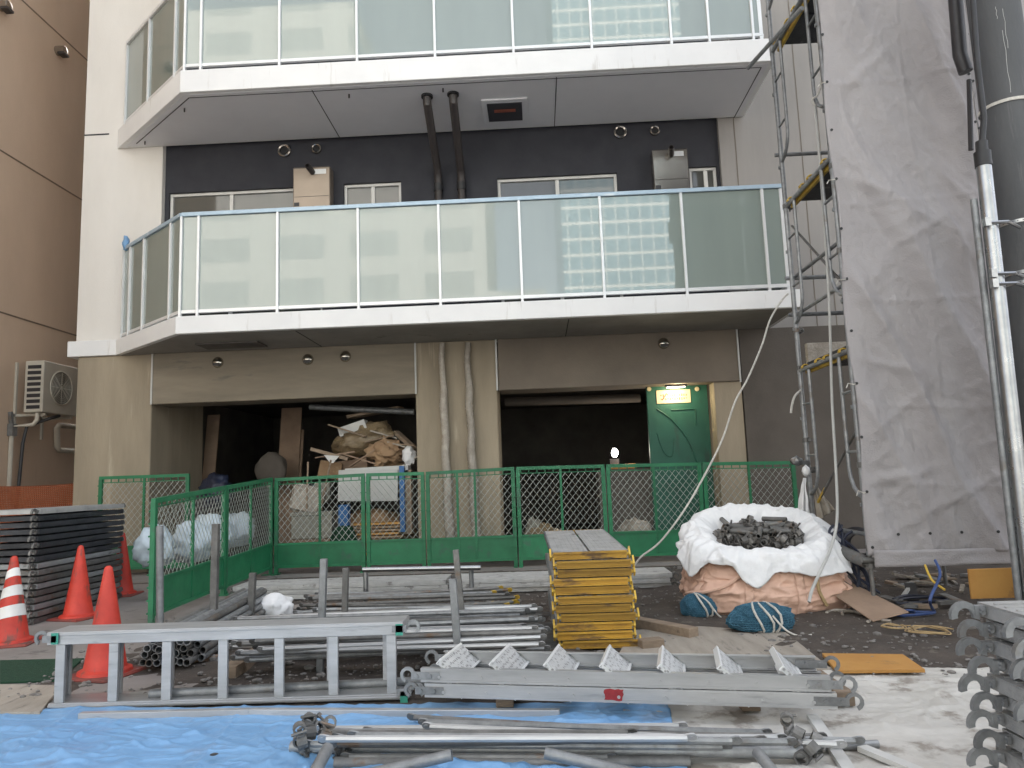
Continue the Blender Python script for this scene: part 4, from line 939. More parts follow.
# mesh sheet
def sheet(x0, x1, y, z0, z1, label, seed, grp=True):
    def fn(u, v):
        x = x0+(x1-x0)*u; z = z0+(z1-z0)*v; w_ = (x1-x0)
        e = min(1, min(u, 1-u)*9)
        d = 0
        for (a, bb, am, wd) in ((.15, .62, .05, .05), (.55, .95, .045, .05), (.95, 1.9, .055, .06), (1.6, 1.15, .05, .05), (2.3, 3.1, .04, .05), (3.2, 2.2, .06, .07), (3.9, 5.1, .07, .08)):
            # diagonal tension folds running between a point on the left edge and one on the right
            zz = a + (bb-a)*(u**1.3) - z + z0 + .08*noise.noise(V((u*2, a*3, seed)))
            d += .45*am*math.exp(-(zz/wd*1.3)**2)*(.5+.9*noise.noise(V((u*2.5, a*5, seed+3))))
        d += .05*noise.noise(V((u*1.8+seed, z*.6, 1)))
        sx_ = (x-x0) + .42*z; tx_ = z - .42*(x-x0)
        for k_, (f_, a_) in enumerate(((1.1, .085), (2.1, .028), (4.9, .007))):
            n_ = noise.noise(V((sx_*f_*1.5+seed, tx_*.35*f_, 4+k_))); d += a_*(max(0, 1-abs(n_)*3)**1.3-.2)
        n_ = noise.noise(V((u*5+seed, z*2.2, 17))); d += .006*max(0, 1-abs(n_)*6)
        n_ = noise.noise(V((u*9+seed, z*7+u*3, 27))); d += .006*max(0, 1-abs(n_)*5)
        d += .004*noise.noise(V((u*30, z*28, 9)))
        for zk in (1.0, 1.65, 2.55, 3.4, 4.5, 5.4): d += .008*math.exp(-((z-zk-.03*math.sin(u*4+zk))/.022)**2)
        d += .007*math.exp(-((u-.56)/.014)**2)
        d -= .10*math.sin(math.pi*u)*max(0, .5+.5*math.sin(z*.9+seed))
        sag = .03*math.sin(math.pi*u*3)*(1 if v == 0 else 0)
        return V((x + (.02*math.sin(z*3.7+seed) if u in (0, 1) else 0) - (.05*max(0, math.sin(z*1.9+1.1)) if u == 1 else 0), y - e*d, z))
    o = thing('mesh_sheet', label, 'sheet', ((x0+x1)/2, y, z0), 'grey sheets hung on the scaffold')
    b = MB(); b.grid(fn, 90, 420); sh = b.build('cloth', M['sheet'], o, smooth=180); md = sh.modifiers.new('thick', 'SOLIDIFY'); md.thickness = .003
    b = MB(); z = z0+.06
    while z < z1:
        for u in (.018, .982):
            p = fn(u, (z-z0)/(z1-z0)); b.lathe([(.012,0),(.012,.006)], p-V((0,.004,0)), 8, Matrix.Rotation(R(90), 3, 'X'))
        z += .44
    for k in range(1, 5):
        p = fn(k/5, .012); b.lathe([(.012,0),(.012,.006)], p+V((0,-.004,.06)), 8, Matrix.Rotation(R(90), 3, 'X'))
    b.build('eyelet', M['black'], o)
    z = z0+.5
    while z < z1: 
        b = MB(); q = fn(.018, (z-z0)/(z1-z0)); b.tube([q, q+V((-.03,-.02,-.01)), V((x0-.02, y+.05, q.z+.01)), V((x0-.05, y+.02, q.z-.03))], .005, 5); z += .88
        b.build('tie_cord', M['rope'], o)
    return fn
fs = sheet(2.61, 3.86, 6.13, .47, 8.2, 'grey mesh sheet laced to the scaffold front, creased diagonally', 2.0)
sheet(3.92, 5.2, 6.25, .47, 8.2, 'second grey sheet behind the dark pole at the right edge', 5.0)
b = MB(); b.grid(lambda u, v: V((2.63+1.2*u, 6.10-.02*math.sin(u*7)-.012*noise.noise(V((u*8, v*3, 0))), .36+.13*v+.02*(1-u))), 30, 6)
o = b.build('sheet_hem', M['sheet'], smooth=180); md = o.modifiers.new('thick', 'SOLIDIFY'); md.thickness = .004; tag(o, 'loose folded lower hem strip hanging under the grey sheet', 'sheet')
b = MB(); b.tube([Yp(862, 560, 6.16), Yp(1012, 560, 6.3)], .0215, 8); tag(b.build('scaffold_tube', M['galv_old'], smooth=True), 'low horizontal tube behind the lower hem of the grey sheet', 'pipe')

# dark utility pole with conduit
PX, PY = 3.70, 5.5
UP = thing('utility_pole', 'dark grey concrete utility pole at the right edge with steel bands', 'pole', (PX, PY, 0))
b = MB(); b.lathe([(.195,-.01),(.19,1.5),(.178,4.0),(.16,9.0)], (PX, PY, 0), 40); b.build('shaft', M['pole'], UP, smooth=True)
for py_ in (101, 222, 273, 283):
    z = Yp(1005, py_-2, 5.33).z; b = MB(); b.lathe([(.184,-.012),(.189,-.012),(.189,.012),(.184,.012)], (PX, PY, z), 40, cap=False); bo = b.build('band', M['galv_bright' if py_ > 150 else 'rope'], UP, smooth=True)
    if py_ > 150:
        b = MB()
        for k in range(36): a = 2*math.pi*k/36; b.lathe([(.004,0),(.004,.002)], (PX+.1885*math.cos(a), PY+.1885*math.sin(a), z), 6, Matrix.Rotation(a, 3, 'Z') @ Matrix.Rotation(R(90), 3, 'Y'))
        b.build('band_hole', M['black'], bo)
b = MB()
for a, z, h_ in ((248, 3.9, .5), (254, 4.25, .32), (240, 4.5, .1), (268, 2.9, .12)):
    a = R(a); rr_ = .178 if z > 3.5 else .186; b.tube([(PX+rr_*math.cos(a+.02*math.sin(k*2)), PY+rr_*math.sin(a+.02*math.sin(k*2)), z+h_*k/6) for k in range(7)], .0018, 4)
b.build('scratch', M['white_board'], UP)
CD = thing('cable_conduit', 'bright galvanised conduit strapped before the dark utility pole with black cable on top', 'conduit', (3.262, 5.2, 0))
zc_ = Yp(985, 160, 5.2).z
b = MB(); b.tube([(3.25, 5.2, 0), (3.285, 5.2, zc_)], .05, 20); b.build('conduit', M['galv_bright'], CD, smooth=True)
b = MB(); b.tube([(3.285, 5.2, zc_-.05), (3.285, 5.2, zc_+.06)], .056, 18); b.tube([(3.285, 5.2, zc_+.05), (3.29, 5.2, zc_+.14)], .04, 12); b.build('end_sleeve', M['black'], CD, smooth=True)
b = MB(); b.tube([(3.288, 5.2, zc_+.1), Yp(984, 118, 5.2), Yp(977, 60, 5.25), Yp(970, -40, 5.3), Yp(965, -160, 5.35)], .021, 10); b.build('cable', M['black'], CD, smooth=True)
b = MB()
for py_ in (222, 273, 283):
    z = Yp(1005, py_+2, 5.2).z; b.tube([(3.2, 5.15, z), (3.36, 5.13, z-.006), (3.55, 5.3, z)], .012, 6); b.box(3.20, 3.24, 5.12, 5.16, z-.03, z+.03)
b.build('strap', M['galv_bright'], CD)
b = MB(); b.tube([(3.19, 5.24, .0), (3.21, 5.24, 3.05)], .024, 10); tag(b.build('thin_pipe', M['galv'], smooth=True), 'thin pale pipe running alongside the bright conduit', 'pipe')
b = MB(); b.tube([Yp(953, -30, 5.9), Yp(960, 55, 5.9), Yp(966, 72, 5.9)], .055, 10); b.tube([Yp(969, 80, 5.9), Yp(971, 150, 5.9)], .02, 8); tag(b.build('sleeve', M['black_plastic'], smooth=True), 'dark rolled sleeve hanging at the upper right edge of the grey sheet', 'sleeve')

# hoses
def curve_pts(ps, n=6):
    ps = [V(p) for p in ps]; out = []
    for i in range(len(ps)-1):
        p0, p1, p2, p3 = ps[max(i-1,0)], ps[i], ps[i+1], ps[min(i+2, len(ps)-1)]
        for k in range(n):
            t = k/n; out.append(.5*((2*p1)+(p2-p0)*t+(2*p0-5*p1+4*p2-p3)*t*t+(3*p1-p0-3*p2+p3)*t**3))
    out.append(ps[-1]); return out
b = MB(); b.tube(curve_pts([Yp(788,294,7.36), Yp(782,300,7.33), Yp(770,320,7.3), Yp(762,345,7.3), Yp(748,378,7.25), Yp(735,402,7.2), Yp(722,440,7.2), Yp(703,478,7.1), Yp(683,512,7.0), Yp(660,542,6.95), Yp(642,556,6.9), Yp(634,566,6.9)]), .0095, 8); tag(b.build('hose', M['rope'], smooth=True), 'white hose drooping from the scaffold down to the yellow stack', 'hose')
b = MB(); b.tube(curve_pts([Yp(804,-20,6.5), Yp(812,70,6.5), Yp(822,190,6.5), Yp(829,300,6.5), Yp(832,400,6.5), Yp(836,470,6.45), Yp(837,520,6.35), Yp(830,550,6.2), Yp(820,572,6.0), Yp(812,590,5.95), Yp(809,602,5.9)]), .0125, 8); tag(b.build('hose', M['hose'], smooth=True), 'grey hose hanging down inside the scaffold onto the pink bag', 'hose')
b = MB(); b.tube(curve_pts([Yp(812,-20,6.35), Yp(821,80,6.35), Yp(812,100,6.4), Yp(817,106,6.4)]), .008, 6); tag(b.build('rope', M['rope'], smooth=True), 'pale cord hanging beside the nearer scaffold post, hooked at its end', 'rope'); b = MB(); b.tube(curve_pts([V((SX,7.4,Yp(796,390,7.4).z)), Yp(795,396,7.32), Yp(792,405,7.3), Yp(791,413,7.3)]), .012, 6); tag(b.build('rope', M['rope'], smooth=True), 'short cord end dangling from the farther scaffold post', 'rope')

# cloths hanging on the scaffold
def drape(P, label, name, m, amp=.03, nu=18, nv=26, cat='cloth'):
    P = [V(p) for p in P]
    def fn(u, v): q = bil(P, u, v); return q + V((0, amp*math.sin(u*14+v*2), 0))*(.3+v) + V((amp*.4*noise.noise(q*9), 0, 0))
    b = MB(); b.grid(fn, nu, nv); o = b.build(name, m, smooth=180); md = o.modifiers.new('t', 'SOLIDIFY'); md.thickness = .004; return tag(o, label, cat)
drape([Yp(803,478,7.3), Yp(806,478,7.3), Yp(811,522,7.25), Yp(797,522,7.25)], 'white cloth tied to the farther scaffold post above the bag', 'cloth', M['bag_white'], .04)
drape([Yp(813,485,7.35), Yp(818,487,7.35), Yp(835,510,7.35), Yp(818,520,7.35)], 'grey cloth scrap hung inside the scaffold frame', 'cloth', M['wrap'], .02)
o = thing('pipe_clamp', 'shiny clamp head on the farther scaffold post at fence height', 'clamp', Yp(797, 461, 7.35)); b = MB(); p = Yp(797, 461, 7.35); b.blob(p, (.06,.05,.05), .3, 2, 1, 2); b.bar(p, p+V((.12,0,-.03)), .04, .04); b.build('clamp_body', M['galv_bright'], o); b = MB(); b.blob(p+V((.07,-.03,-.10)), (.04,.03,.06), .2, 2, 1, 2); b.build('clamp_bolt', M['alu_white'], o)

# ------------------------------------------------------------------ bulk bag full of couplers
bc = V((1.86, 6.62, 0)); ra, rb = .58, .40; Hb = .60
BG = thing('bulk_bag', 'pink bulk bag slumped open with its white lining folded over the rim', 'bag', bc)
def sup(a, e=3.2):
    c, s = math.cos(a), math.sin(a); return (abs(c)**e+abs(s)**e)**(-1/e)
def bagpt(u, v):
    a = 2*math.pi*u; r = sup(a); c, s = math.cos(a), math.sin(a)
    bulge = 1 + .10*math.sin(math.pi*min(1, v*1.15)) - .06*v - .10*(v**6)
    if v < .06: bulge *= .96+v*.6
    rg1 = max(0, 1-abs(noise.noise(V((c*3.1+s*1.3, s*3.1, v*4.2+3))))*5); rg2 = max(0, 1-abs(noise.noise(V((c*6-v*3, s*6, v*6+9))))*5)
    wr = .042*rg1 + .02*rg2 + .02*noise.noise(V((c*4, s*4, v*5))) + .03*noise.noise(V((c*9+v*3, s*9, v*3+4))) + .018*abs(noise.noise(V((c*16, s*16-v*8, v*9)))) + .035*math.exp(-((v-.32-.12*math.sin(a*2))/.07)**2) - .03*math.exp(-((v-.55-.1*math.sin(a*3+1))/.06)**2)
    flop = .16*(1-v)*max(0, c)**3
    k = r*(bulge+wr)
    z = Hb*v*(.90+.16*s) + .01
    return bc + V((ra*k*c+flop*ra*2, rb*k*s, z))
b = MB(); b.grid(bagpt, 200, 70); bmesh.ops.remove_doubles(b.bm, verts=b.bm.verts, dist=.0005); b.build('body', M['bag_pink'], BG, smooth=180)
def collar(u, v):
    a = 2*math.pi*u; r = sup(a, 2.7); c, s = math.cos(a), math.sin(a)
    wav = noise.noise(V((c*2.2, s*2.2, 8)))*.5 + .5
    # v 0: inner mouth, .45 crest, 1: outer hem draped down
    front = max(0, -s); 
    if v < .4:
        f_ = v/.4; rad = .56+.30*f_; z = Hb-.04+.13*math.sin(f_*math.pi/2)+(.12+.05*f_)*s
    else:
        f_ = (v-.4)/.6; rad = .86+.27*math.sin(f_*math.pi/2)*(.75+.4*wav); z = Hb+.10+.17*s - (.10+.16*wav+.14*max(0,c)**2*max(0,-s+.3)-.06*max(0,-c)*max(0,-s))*f_**1.3
    z += .025*noise.noise(V((c*4, s*4, v*3+2))) + .008*noise.noise(V((c*9, s*9, v*7)))
    rad += .05*noise.noise(V((c*3+4, s*3, v*4))) + .02*noise.noise(V((c*9, s*9+2, v*6)))
    k1 = max(0, 1-abs(noise.noise(V((c*4.5+2, s*4.5, v*1.6))))*5); k2 = max(0, 1-abs(noise.noise(V((c*9+6, s*9, v*3.5))))*5)
    rad += (.034*k1+.013*k2)*(.3+v); z += (.015*k1+.007*k2)
    if v > .5: rad += (v-.5)*2*(.17*max(0, math.cos(a-.3))**8 + .10*max(0, math.cos(a-3.5))**6 + .12*max(0, math.cos(a+.7))**8)
    if v > .7: z -= .09*(v-.7)/.3*max(0, noise.noise(V((c*2.6+9, s*2.6, 1)))*2)
    return bc + V((ra*r*rad*c + .02, rb*r*rad*s*1.05, z))
b = MB(); b.grid(collar, 200, 50); bmesh.ops.remove_doubles(b.bm, verts=b.bm.verts, dist=.0005); o = b.build('lining', M['bag_white'], BG, smooth=180); md = o.modifiers.new('t', 'SOLIDIFY'); md.thickness = .006
b = MB(); zt_ = Hb+.06
b.blob((bc.x+.02, bc.y, zt_-.10), (ra*.66, rb*.66, .10), .1, 2, 4, M=Matrix.Rotation(R(22), 3, 'X')); b.build('dark_fill', M['black'], BG)
b = MB(); pts = [bagpt(.70, .95), bagpt(.69,.8)+V((0,-.03,0)), bagpt(.66,.55)+V((-.02,-.03,0)), bagpt(.62,.42)+V((0,-.03,0)), bagpt(.58,.36)+V((-.01,-.03,0)), bagpt(.55,.3)+V((-.02,-.02,0))]
b.tube(curve_pts(pts), .016, 6); b.build('strap', M['bag_pink'], BG, smooth=True)
b = MB(); b.tube(curve_pts([bagpt(.83,.98)+V((0,-.02,0)), bagpt(.835,.7)+V((0,-.035,0)), bagpt(.83,.4)+V((0,-.03,0)), bagpt(.84,.15)+V((0,-.035,0))]), .014, 6); b.build('strap', M['rope_brown'], BG, smooth=True)
for u0 in (.60, .70, .80, .90, .5, .02):
    b = MB(); b.grid(lambda u, v: bagpt(u0+.016*(u-.5), v*.97)+((bagpt(u0, v*.97)-bc)*V((1,1,0)).normalized()*0) + V((math.cos(2*math.pi*u0), math.sin(2*math.pi*u0), 0))*.007, 4, 60); o = b.build('sewn_band', M['bag_pink'], BG, smooth=180); md = o.modifiers.new('t', 'SOLIDIFY'); md.thickness = .004
for i in range(14):
    a = rng.uniform(0, 6.28); r_ = .5*math.sqrt(rng.random()); p = bc + V((.02+ra*r_*math.cos(a), rb*r_*math.sin(a), zt_+.03+.11*r_*math.sin(a)+rng.uniform(0,.02))); d = V((math.cos(a*3), math.sin(a*3), rng.uniform(-.25,.25)))*.11
    pipe(p-d, p+d, .022, M['galv_old'], 'short dark tube piece among the couplers in the white lined bag', 'short tubes in the bulk bag', hollow=.8)
for i in range(80):
    a = rng.uniform(0, 6.28); r_ = .62*math.sqrt(rng.random()); o = cp0.copy(); COL.objects.link(o)
    o.location = bc + V((.02+ra*r_*math.cos(a), rb*r_*math.sin(a), zt_-.05+.025*(1-(r_/.62)**2)+.11*r_*math.sin(a)+rng.uniform(-.015,.02)))
    o.rotation_euler = (rng.uniform(0,6), rng.uniform(0,6), rng.uniform(0,6)); o.scale = (rng.uniform(.9,1.15),)*3
    tag(o, 'dark coupler in the heap filling the white lined bag', 'coupler', 'couplers heaped in the bulk bag')
cpd = cp0.data.copy(); cpd.materials[0] = mat('coupler_dark', (.20,.19,.175), (.09,.085,.08), .45, metal=.4, scale=12, bump=.2, spot=(.34,.31,.27), spot_amt=.2, rnd=.4)
for o in S.objects:
    if o.get('group') == 'couplers heaped in the bulk bag': o.data = cpd

# blue net bundles
def bundle(px, py, rx, ry, rz, label, seed, rot):
    p = G(px, py); o = thing('net_bundle', label, 'net', p, 'blue nets tied up with white rope'); Mr = Matrix.Rotation(rot, 3, 'Z')
    b = MB(); b.blob(p+V((0,0,rz*.88)), (rx, ry, rz), .16, 1.7, seed, 4, flat=-rz*.85, M=Mr); b.build('net', M['net_blue'], o, smooth=180)
    b = MB(); b.blob(p+V((0,0,rz*.88)), (rx*1.012, ry*1.012, rz*1.012), .16, 1.7, seed, 4, flat=-rz*.85, M=Mr); nt_ = b.build('netting', M['net_light'], o); md = nt_.modifiers.new('w', 'WIREFRAME'); md.thickness = .005
    for k, x in enumerate((-.05, .02, .08) if rx > .15 else (-.04, .03)):
        pts = []
        for j in range(15):
            t = 2*math.pi*j/14; q = V((x*rx*4+.03*math.sin(t*2+k), ry*1.06*math.cos(t), rz*1.02*math.sin(t))) ; q.z = max(q.z, -rz*.82); pts.append(p+V((0,0,rz*.9))+Mr @ q)
        b = MB(); b.tube(pts, .0085, 6, False); b.build('tie_rope', M['rope'], o, smooth=True)
    b = MB(); b.tube(curve_pts([p+Mr @ V((rx*.2,-ry*.9,rz*1.3)), p+Mr @ V((rx*.5,-ry*1.2,rz*.5)), p+Mr @ V((rx*.9,-ry*1.2,.012)), p+Mr @ V((rx*1.3,-ry*1.0,.012))]), .007, 6); b.build('rope_end', M['rope'], o, smooth=True)
bundle(761, 634, .235, .15, .115, 'larger blue net bundle lying flat in front of the pink bag', 3, .05)
bundle(699, 619, .14, .13, .105, 'smaller blue net bundle beside the left corner of the pink bag', 8, .4)

# sheets and boards on the ground
def board(pxs, th, m, name, label, z=.03, cat='board', bevel=.002):
    P = [G(*q, z) for q in pxs]; b = MB(); b.prism([p-V((0,0,th)) for p in P], (0,0,th)); return tag(b.build(name, m, bevel=bevel), label, cat)
board([(615,660),(796,668),(832,669),(786,632),(700,626),(632,630)], .018, M['ply'], 'plywood_sheet', 'large worn grey plywood sheet on the dirt right of the yellow stack', .034)
board([(836,670),(925,669),(903,654),(822,653)], .02, M['orange_board'], 'orange_board', 'bright orange board lying on the dirt beside the white tarp', .045)
p, q = G(636, 622, .06), G(694, 633, .06); b = MB(); b.bar(p, q, .10, .07); tag(b.build('timber', M['timber'], bevel=.004), 'loose timber length lying on the plywood beside the yellow stack', 'timber')
p, q = G(372, 604, .05), G(390, 596, .08); b = MB(); b.bar(p, q, .10, .09); tag(b.build('timber', M['timber'], bevel=.004), 'short timber offcut between the two stub posts', 'timber')
p, q = G(640, 645, .05), G(662, 643, .05); b = MB(); b.bar(p, q, .09, .07); tag(b.build('timber', M['timber'], bevel=.004), 'small timber chunk at the foot of the yellow stack', 'timber')
board([(508,650),(560,652),(556,612),(512,612)], .03, M['galv_old'], 'steel_plate', 'dull steel plate on the dirt left of the yellow stack', .035)
board([(0,682),(58,680),(84,658),(0,660)], .012, M['mat_green'], 'door_mat', 'dark green mat on the pavement below the striped cone', .022)
board([(0,712),(40,712),(62,685),(0,684)], .018, M['ply'], 'paving_board', 'worn grey board at the left edge in front of the green mat', .03)
b = MB(); P = [Yp(846,572,6.5), Yp(908,606,5.9), Yp(872,612,5.75), Yp(836,590,6.2)]; P[0].z = .22; P[1].z = .06; P[2].z = .03; P[3].z=.14
b.prism(P, (0,.006,.008)); tag(b.build('brown_board', M['brown_board']), 'bent brown cardboard sheet under the scaffold foot', 'board')
a, c = Yp(967, 569, 5.9), Yp(1024, 597, 5.9); b = MB(); b.box(a.x, a.x+.75, 5.88, 5.90, max(.005, c.z), a.z); tag(b.build('orange_board', M['orange_board'], bevel=.002), 'upright orange plywood panel leaning under the sheet at right', 'board')

# cables and rope ends on the dirt
for i in range(9):
    c = Yp(842+rng.uniform(-6,8), 545+rng.uniform(-8,14), 6.5); pts = [c+V((rng.uniform(-.05,.05), rng.uniform(-.05,.05), .12)), c+V((rng.uniform(-.12,.02), -.03, .05)), c+V((rng.uniform(-.12,.1), -.06, -.12)), c+V((rng.uniform(-.08,.15), -.1, -.25)), c+V((rng.uniform(-.02,.2), -.15, -.42))]
    b = MB(); b.tube(curve_pts(pts), .012, 6); tag(b.build('cable', M['cable_dark'], smooth=True), 'dark cable in the tangle hung beside the pink bag', 'cable', 'dark cables beside the pink bag')
def ground_loop(px, py, n, rad, m, r, label, grp, name='cable', zb=.03):
    c = G(px, py); pts = []
    for j in range(n): a = j*1.15; pts.append(c+V((rad*math.cos(a)*rng.uniform(.4,1.1), rad*.8*math.sin(a)*rng.uniform(.4,1.1), zb+rng.uniform(0,.02))))
    b = MB(); b.tube(curve_pts(pts, 5), r, 6); tag(b.build(name, m, smooth=True), label, name, grp)
ground_loop(905, 618, 10, .22, M['cable_blue'], .011, 'blue cable loops on the dirt under the scaffold sheet', None)
ground_loop(925, 605, 9, .3, M['cable_dark'], .012, 'dark cable loops in the litter under the sheet', None)
ground_loop(930, 636, 22, .17, M['rope_brown'], .004, 'thin tan string tangled on the dirt above the orange board', None, 'string')
ground_loop(895, 632, 14, .12, M['rope_brown'], .004, 'thin tan string scrap beside the scaffold foot', None, 'string')
b = MB(); b.tube(curve_pts([Yp(935,560,6.0), Yp(940,575,5.9), Yp(930,600,5.6), G(935,612,.02)]), .011, 6); tag(b.build('cable', M['cable_blue'], smooth=True), 'blue cable hanging down behind the lower hem of the sheet', 'cable')
b = MB(); b.tube(curve_pts([Yp(925,565,6.0), Yp(932,580,5.9), Yp(945,590,5.8)]), .009, 6); tag(b.build('cable', M['yellow_bright'], smooth=True), 'short yellow cord hanging below the sheet', 'cable')
for i in range(26):
    px_, py_ = rng.uniform(850, 985), rng.uniform(578, 618); p = G(px_, py_); a = rng.uniform(0, 3.14); L_ = rng.uniform(.1, .38); d = V((math.cos(a), math.sin(a), rng.uniform(-.1,.25)))*L_/2
    b = MB(); b.bar(p+V((0,0,.05))-d, p+V((0,0,.05))+d, rng.uniform(.02,.1), rng.uniform(.008,.03)); m = rng.choice(['timber','galv_old','brown_board','white_board','black','wrap','galv'])
    tag(b.build('scrap_piece', M[m]), 'scrap piece in the litter under the scaffold sheet', 'scrap', 'scrap in the litter under the sheet')
for (x, y) in ((853, 618), (880, 626), (838, 616)):
    ground_loop(x, y, 4, .1, M['wrap'], .012, 'pale rag scrap on the dirt near the scaffold foot', 'rag scraps near the scaffold foot', 'rag', .02)
# cable drum behind the bag
p = Yp(856, 540, 7.0); b = MB(); 
for k in range(7): 
    pts = [p+V((.16*math.cos(2*math.pi*j/18)*(1-.05*k), -.02*k+.03*noise.noise(V((j, k, 0))), .13*math.sin(2*math.pi*j/18)*(1-.04*k)-.02)) for j in range(19)]; b.tube(pts, .012, 5, False)
tag(b.build('cable_coil', M['black_plastic'], smooth=True), 'coil of black cable behind the scaffold post foot', 'cable')
b = MB(); b.tube([Yp(818,541,6.6), Yp(866,562,6.2)], .05, 12, hollow=.8); tag(b.build('steel_pipe', M['galv_old'], smooth=True), 'rusty thick tube poking from behind the pink bag to the scaffold', 'pipe')

# ------------------------------------------------------------------ tarps
def wrinkle(x, y, seed, k=1.0):
    q = V((x*1.1+seed, y*1.5, seed)); w_ = noise.noise_vector(q*.7)*.6
    msk = max(0, min(1, .5+1.6*noise.noise(V((x*.8+seed, y*1.1, seed+31)))))
    h = 0
    for f_, a, wd in ((1.1, .016, 9), (2.3, .014, 8), (5.2, .009, 7), (10.5, .004, 6)):
        n = noise.noise(V((x*f_*.75+w_.x+seed, y*f_*1.5+w_.y+x*f_*.3, seed+f_))); h += a*max(0, 1-abs(n)*wd)*(.35+.9*msk)
    n2 = noise.noise(V((x*.9+y*2.2+seed+w_.x, x*2.4-y*.7, seed+9))); h += .014*max(0, 1-abs(n2)*11)*msk
    xr, yr = x*.98+y*.17+seed*.3, y*.98-x*.17          # folded in squares when it was packed away
    for t in (xr, yr): dd = abs((t/.9) % 1 - .5)*.9; h += .006*max(0, 1-abs(.45-dd)/.02)
    return k*h + .006*(.5+.5*noise.noise(V((x*1.4, y*1.4, seed+4)))) + .0012*noise.noise(V((x*30, y*30, seed)))
def tarp(P, z, name, m, label, seed, nu, nv, k=1.0):
    P = [V((p[0], p[1], 0)) for p in P]
    def fn(u, v):
        q = bil(P, u, v); e = .02*noise.noise(V((u*9, v*9, seed)))
        if v == 1 or v == 0: q.y += e*1.5
        if u == 0 or u == 1: q.x += e*1.5
        return V((q.x, q.y, z+wrinkle(q.x, q.y, seed, k)))
    b = MB(); b.grid(fn, nu, nv); o = b.build(name, m, smooth=180); md = o.modifiers.new('t', 'SOLIDIFY'); md.thickness = .0015; md.offset = 1; return tag(o, label, 'tarp')
q = [G(-60, 714), G(250, 688), G(662, 703), G(700, 800)]
yb0 = G(20, 712).y; yb1 = G(658, 706).y; xr0 = G(662, 705).x; xr1 = G(690, 764).x
tarp([(-3.4, 1.6), (xr1-.12, 1.6), (xr0+.02, yb1+.02), (-3.4, yb0+.02)], .012, 'blue_tarp', M['tarp_blue'], 'creased bright blue tarp under the ladder and front tubes', 3.0, 520, 330)
w0, w1 = G(668, 700), G(985, 672)
tarp([(xr1-.5, 1.6), (3.0, 1.6), (2.6, w1.y+.02), (w0.x-.15, w0.y+.62)], .004, 'white_tarp', M['tarp_white'], 'dirty white tarp covering the ground at the lower right', 7.0, 420, 300, .6)
b = MB(); b.lathe([(.012,0),(.018,.003),(.012,.005)], G(214, 755, .045), 12); tag(b.build('eyelet_patch', M['black_plastic']), 'small dark eyelet in the blue tarp', 'eyelet')
for (a, c, lb) in (((812, 716), (862, 790), 'left'), ((862, 748), (920, 772), 'right')):
    b = MB(); b.bar(G(*a, .03), G(*c, .03), .05, .02); tag(b.build('timber_lath', M['white_board']), 'thin pale lath on the white tarp, %s one of the two' % lb, 'timber', 'laths on the white tarp')

# ------------------------------------------------------------------ things behind the fence
def crease(b, p, amt, f):
    for v in b.bm.verts:
        d_ = v.co-V(p); k_ = max(0, 1-abs(noise.noise(v.co*f))*5); k2_ = max(0, 1-abs(noise.noise(v.co*f*2.2+V((3,7,0))))*5); v.co += d_*amt*(k_+.5*k2_-.35)
def sack(p, s, label, m, seed, grp=None, name='sack'):
    b = MB(); b.blob(V(p)+V((0,0,s[2]*.85)), s, .22, 1.6, seed, 4, flat=-s[2]*.8); 
    for v in b.bm.verts:
        d_ = (v.co-V(p)-V((0,0,s[2]*.85))); k_ = max(0, 1-abs(noise.noise(v.co*5.5+V((seed,0,0))))*5); k2_ = max(0, 1-abs(noise.noise(v.co*12+V((seed,3,0))))*5); v.co += d_*(.13*k_+.06*k2_-.03)
    return tag(b.build(name, m, smooth=180), label, 'sack', grp)
for i, (px_, py_, y, s) in enumerate(((165, 545, 8.2, (.22,.2,.22)), (200, 540, 9.0, (.26,.22,.25)), (222, 532, 9.6, (.28,.24,.26)), (243, 528, 10.3, (.26,.22,.24)))):
    p = Yp(px_, py_, y); p.x -= .12; sack((p.x, y, max(.012, p.z-s[2])), s, ['plump white sack behind the nearest fence panel', 'rounded white sack behind the left fence', 'large white sack behind the left fence', 'white sack nearest the fence corner', 'flat white sack low behind the fence end', 'white sack hidden by the fence end post'][i], M['sack_blue'], i+2, 'white sacks behind the left fence')
sack(G(270, 622, 0), (.20,.16,.13), 'crumpled white plastic bag at the back end of the tube bundle', M['bag_white'], 14, None, 'plastic_bag')
YJ = 11.05
def jbox(x0, x1, y0, y1, dep, dd, name, label, m, cat, rot=0, bev=.01, grp=None):
    a, c = Yp(x0, y0, dep), Yp(x1, y1, dep); ctr = (a+c)/2; hw, hh = (c.x-a.x)/2, (a.z-c.z)/2
    b = MB(); b.box(-hw, hw, 0, dd, -hh, hh, Matrix.Translation(ctr) @ Matrix.Rotation(rot, 4, 'Y')); return tag(b.build(name, m, bevel=bev), label, cat, grp)
# crate with slats
a, c = Yp(291, 513, 10.75), Yp(332, 538, 10.75); T = thing('plastic_crate', 'grey slotted crate behind the fence by the corner', 'crate', ((a.x+c.x)/2, 10.9, c.z))
b = MB(); b.box(a.x, c.x, 10.75, 11.1, c.z, a.z); b.build('box', M['crate'], T, bevel=.01)
b = MB(); b.box(a.x-.015, c.x+.015, 10.735, 11.115, a.z-.05, a.z+.004); b.build('rim', M['crate'], T, bevel=.006)
b = MB(); b.box(a.x+.02, c.x-.02, 10.78, 11.05, .012, c.z-.004); tag(b.build('crate_base', M['brown_board']), 'brown box below the grey crate behind the fence', 'box')
jbox(290, 322, 486, 513, 10.95, .18, 'grey_bag', 'grey paper bag leaning on the slotted crate', M['wrap'], 'bag', .25, .04)
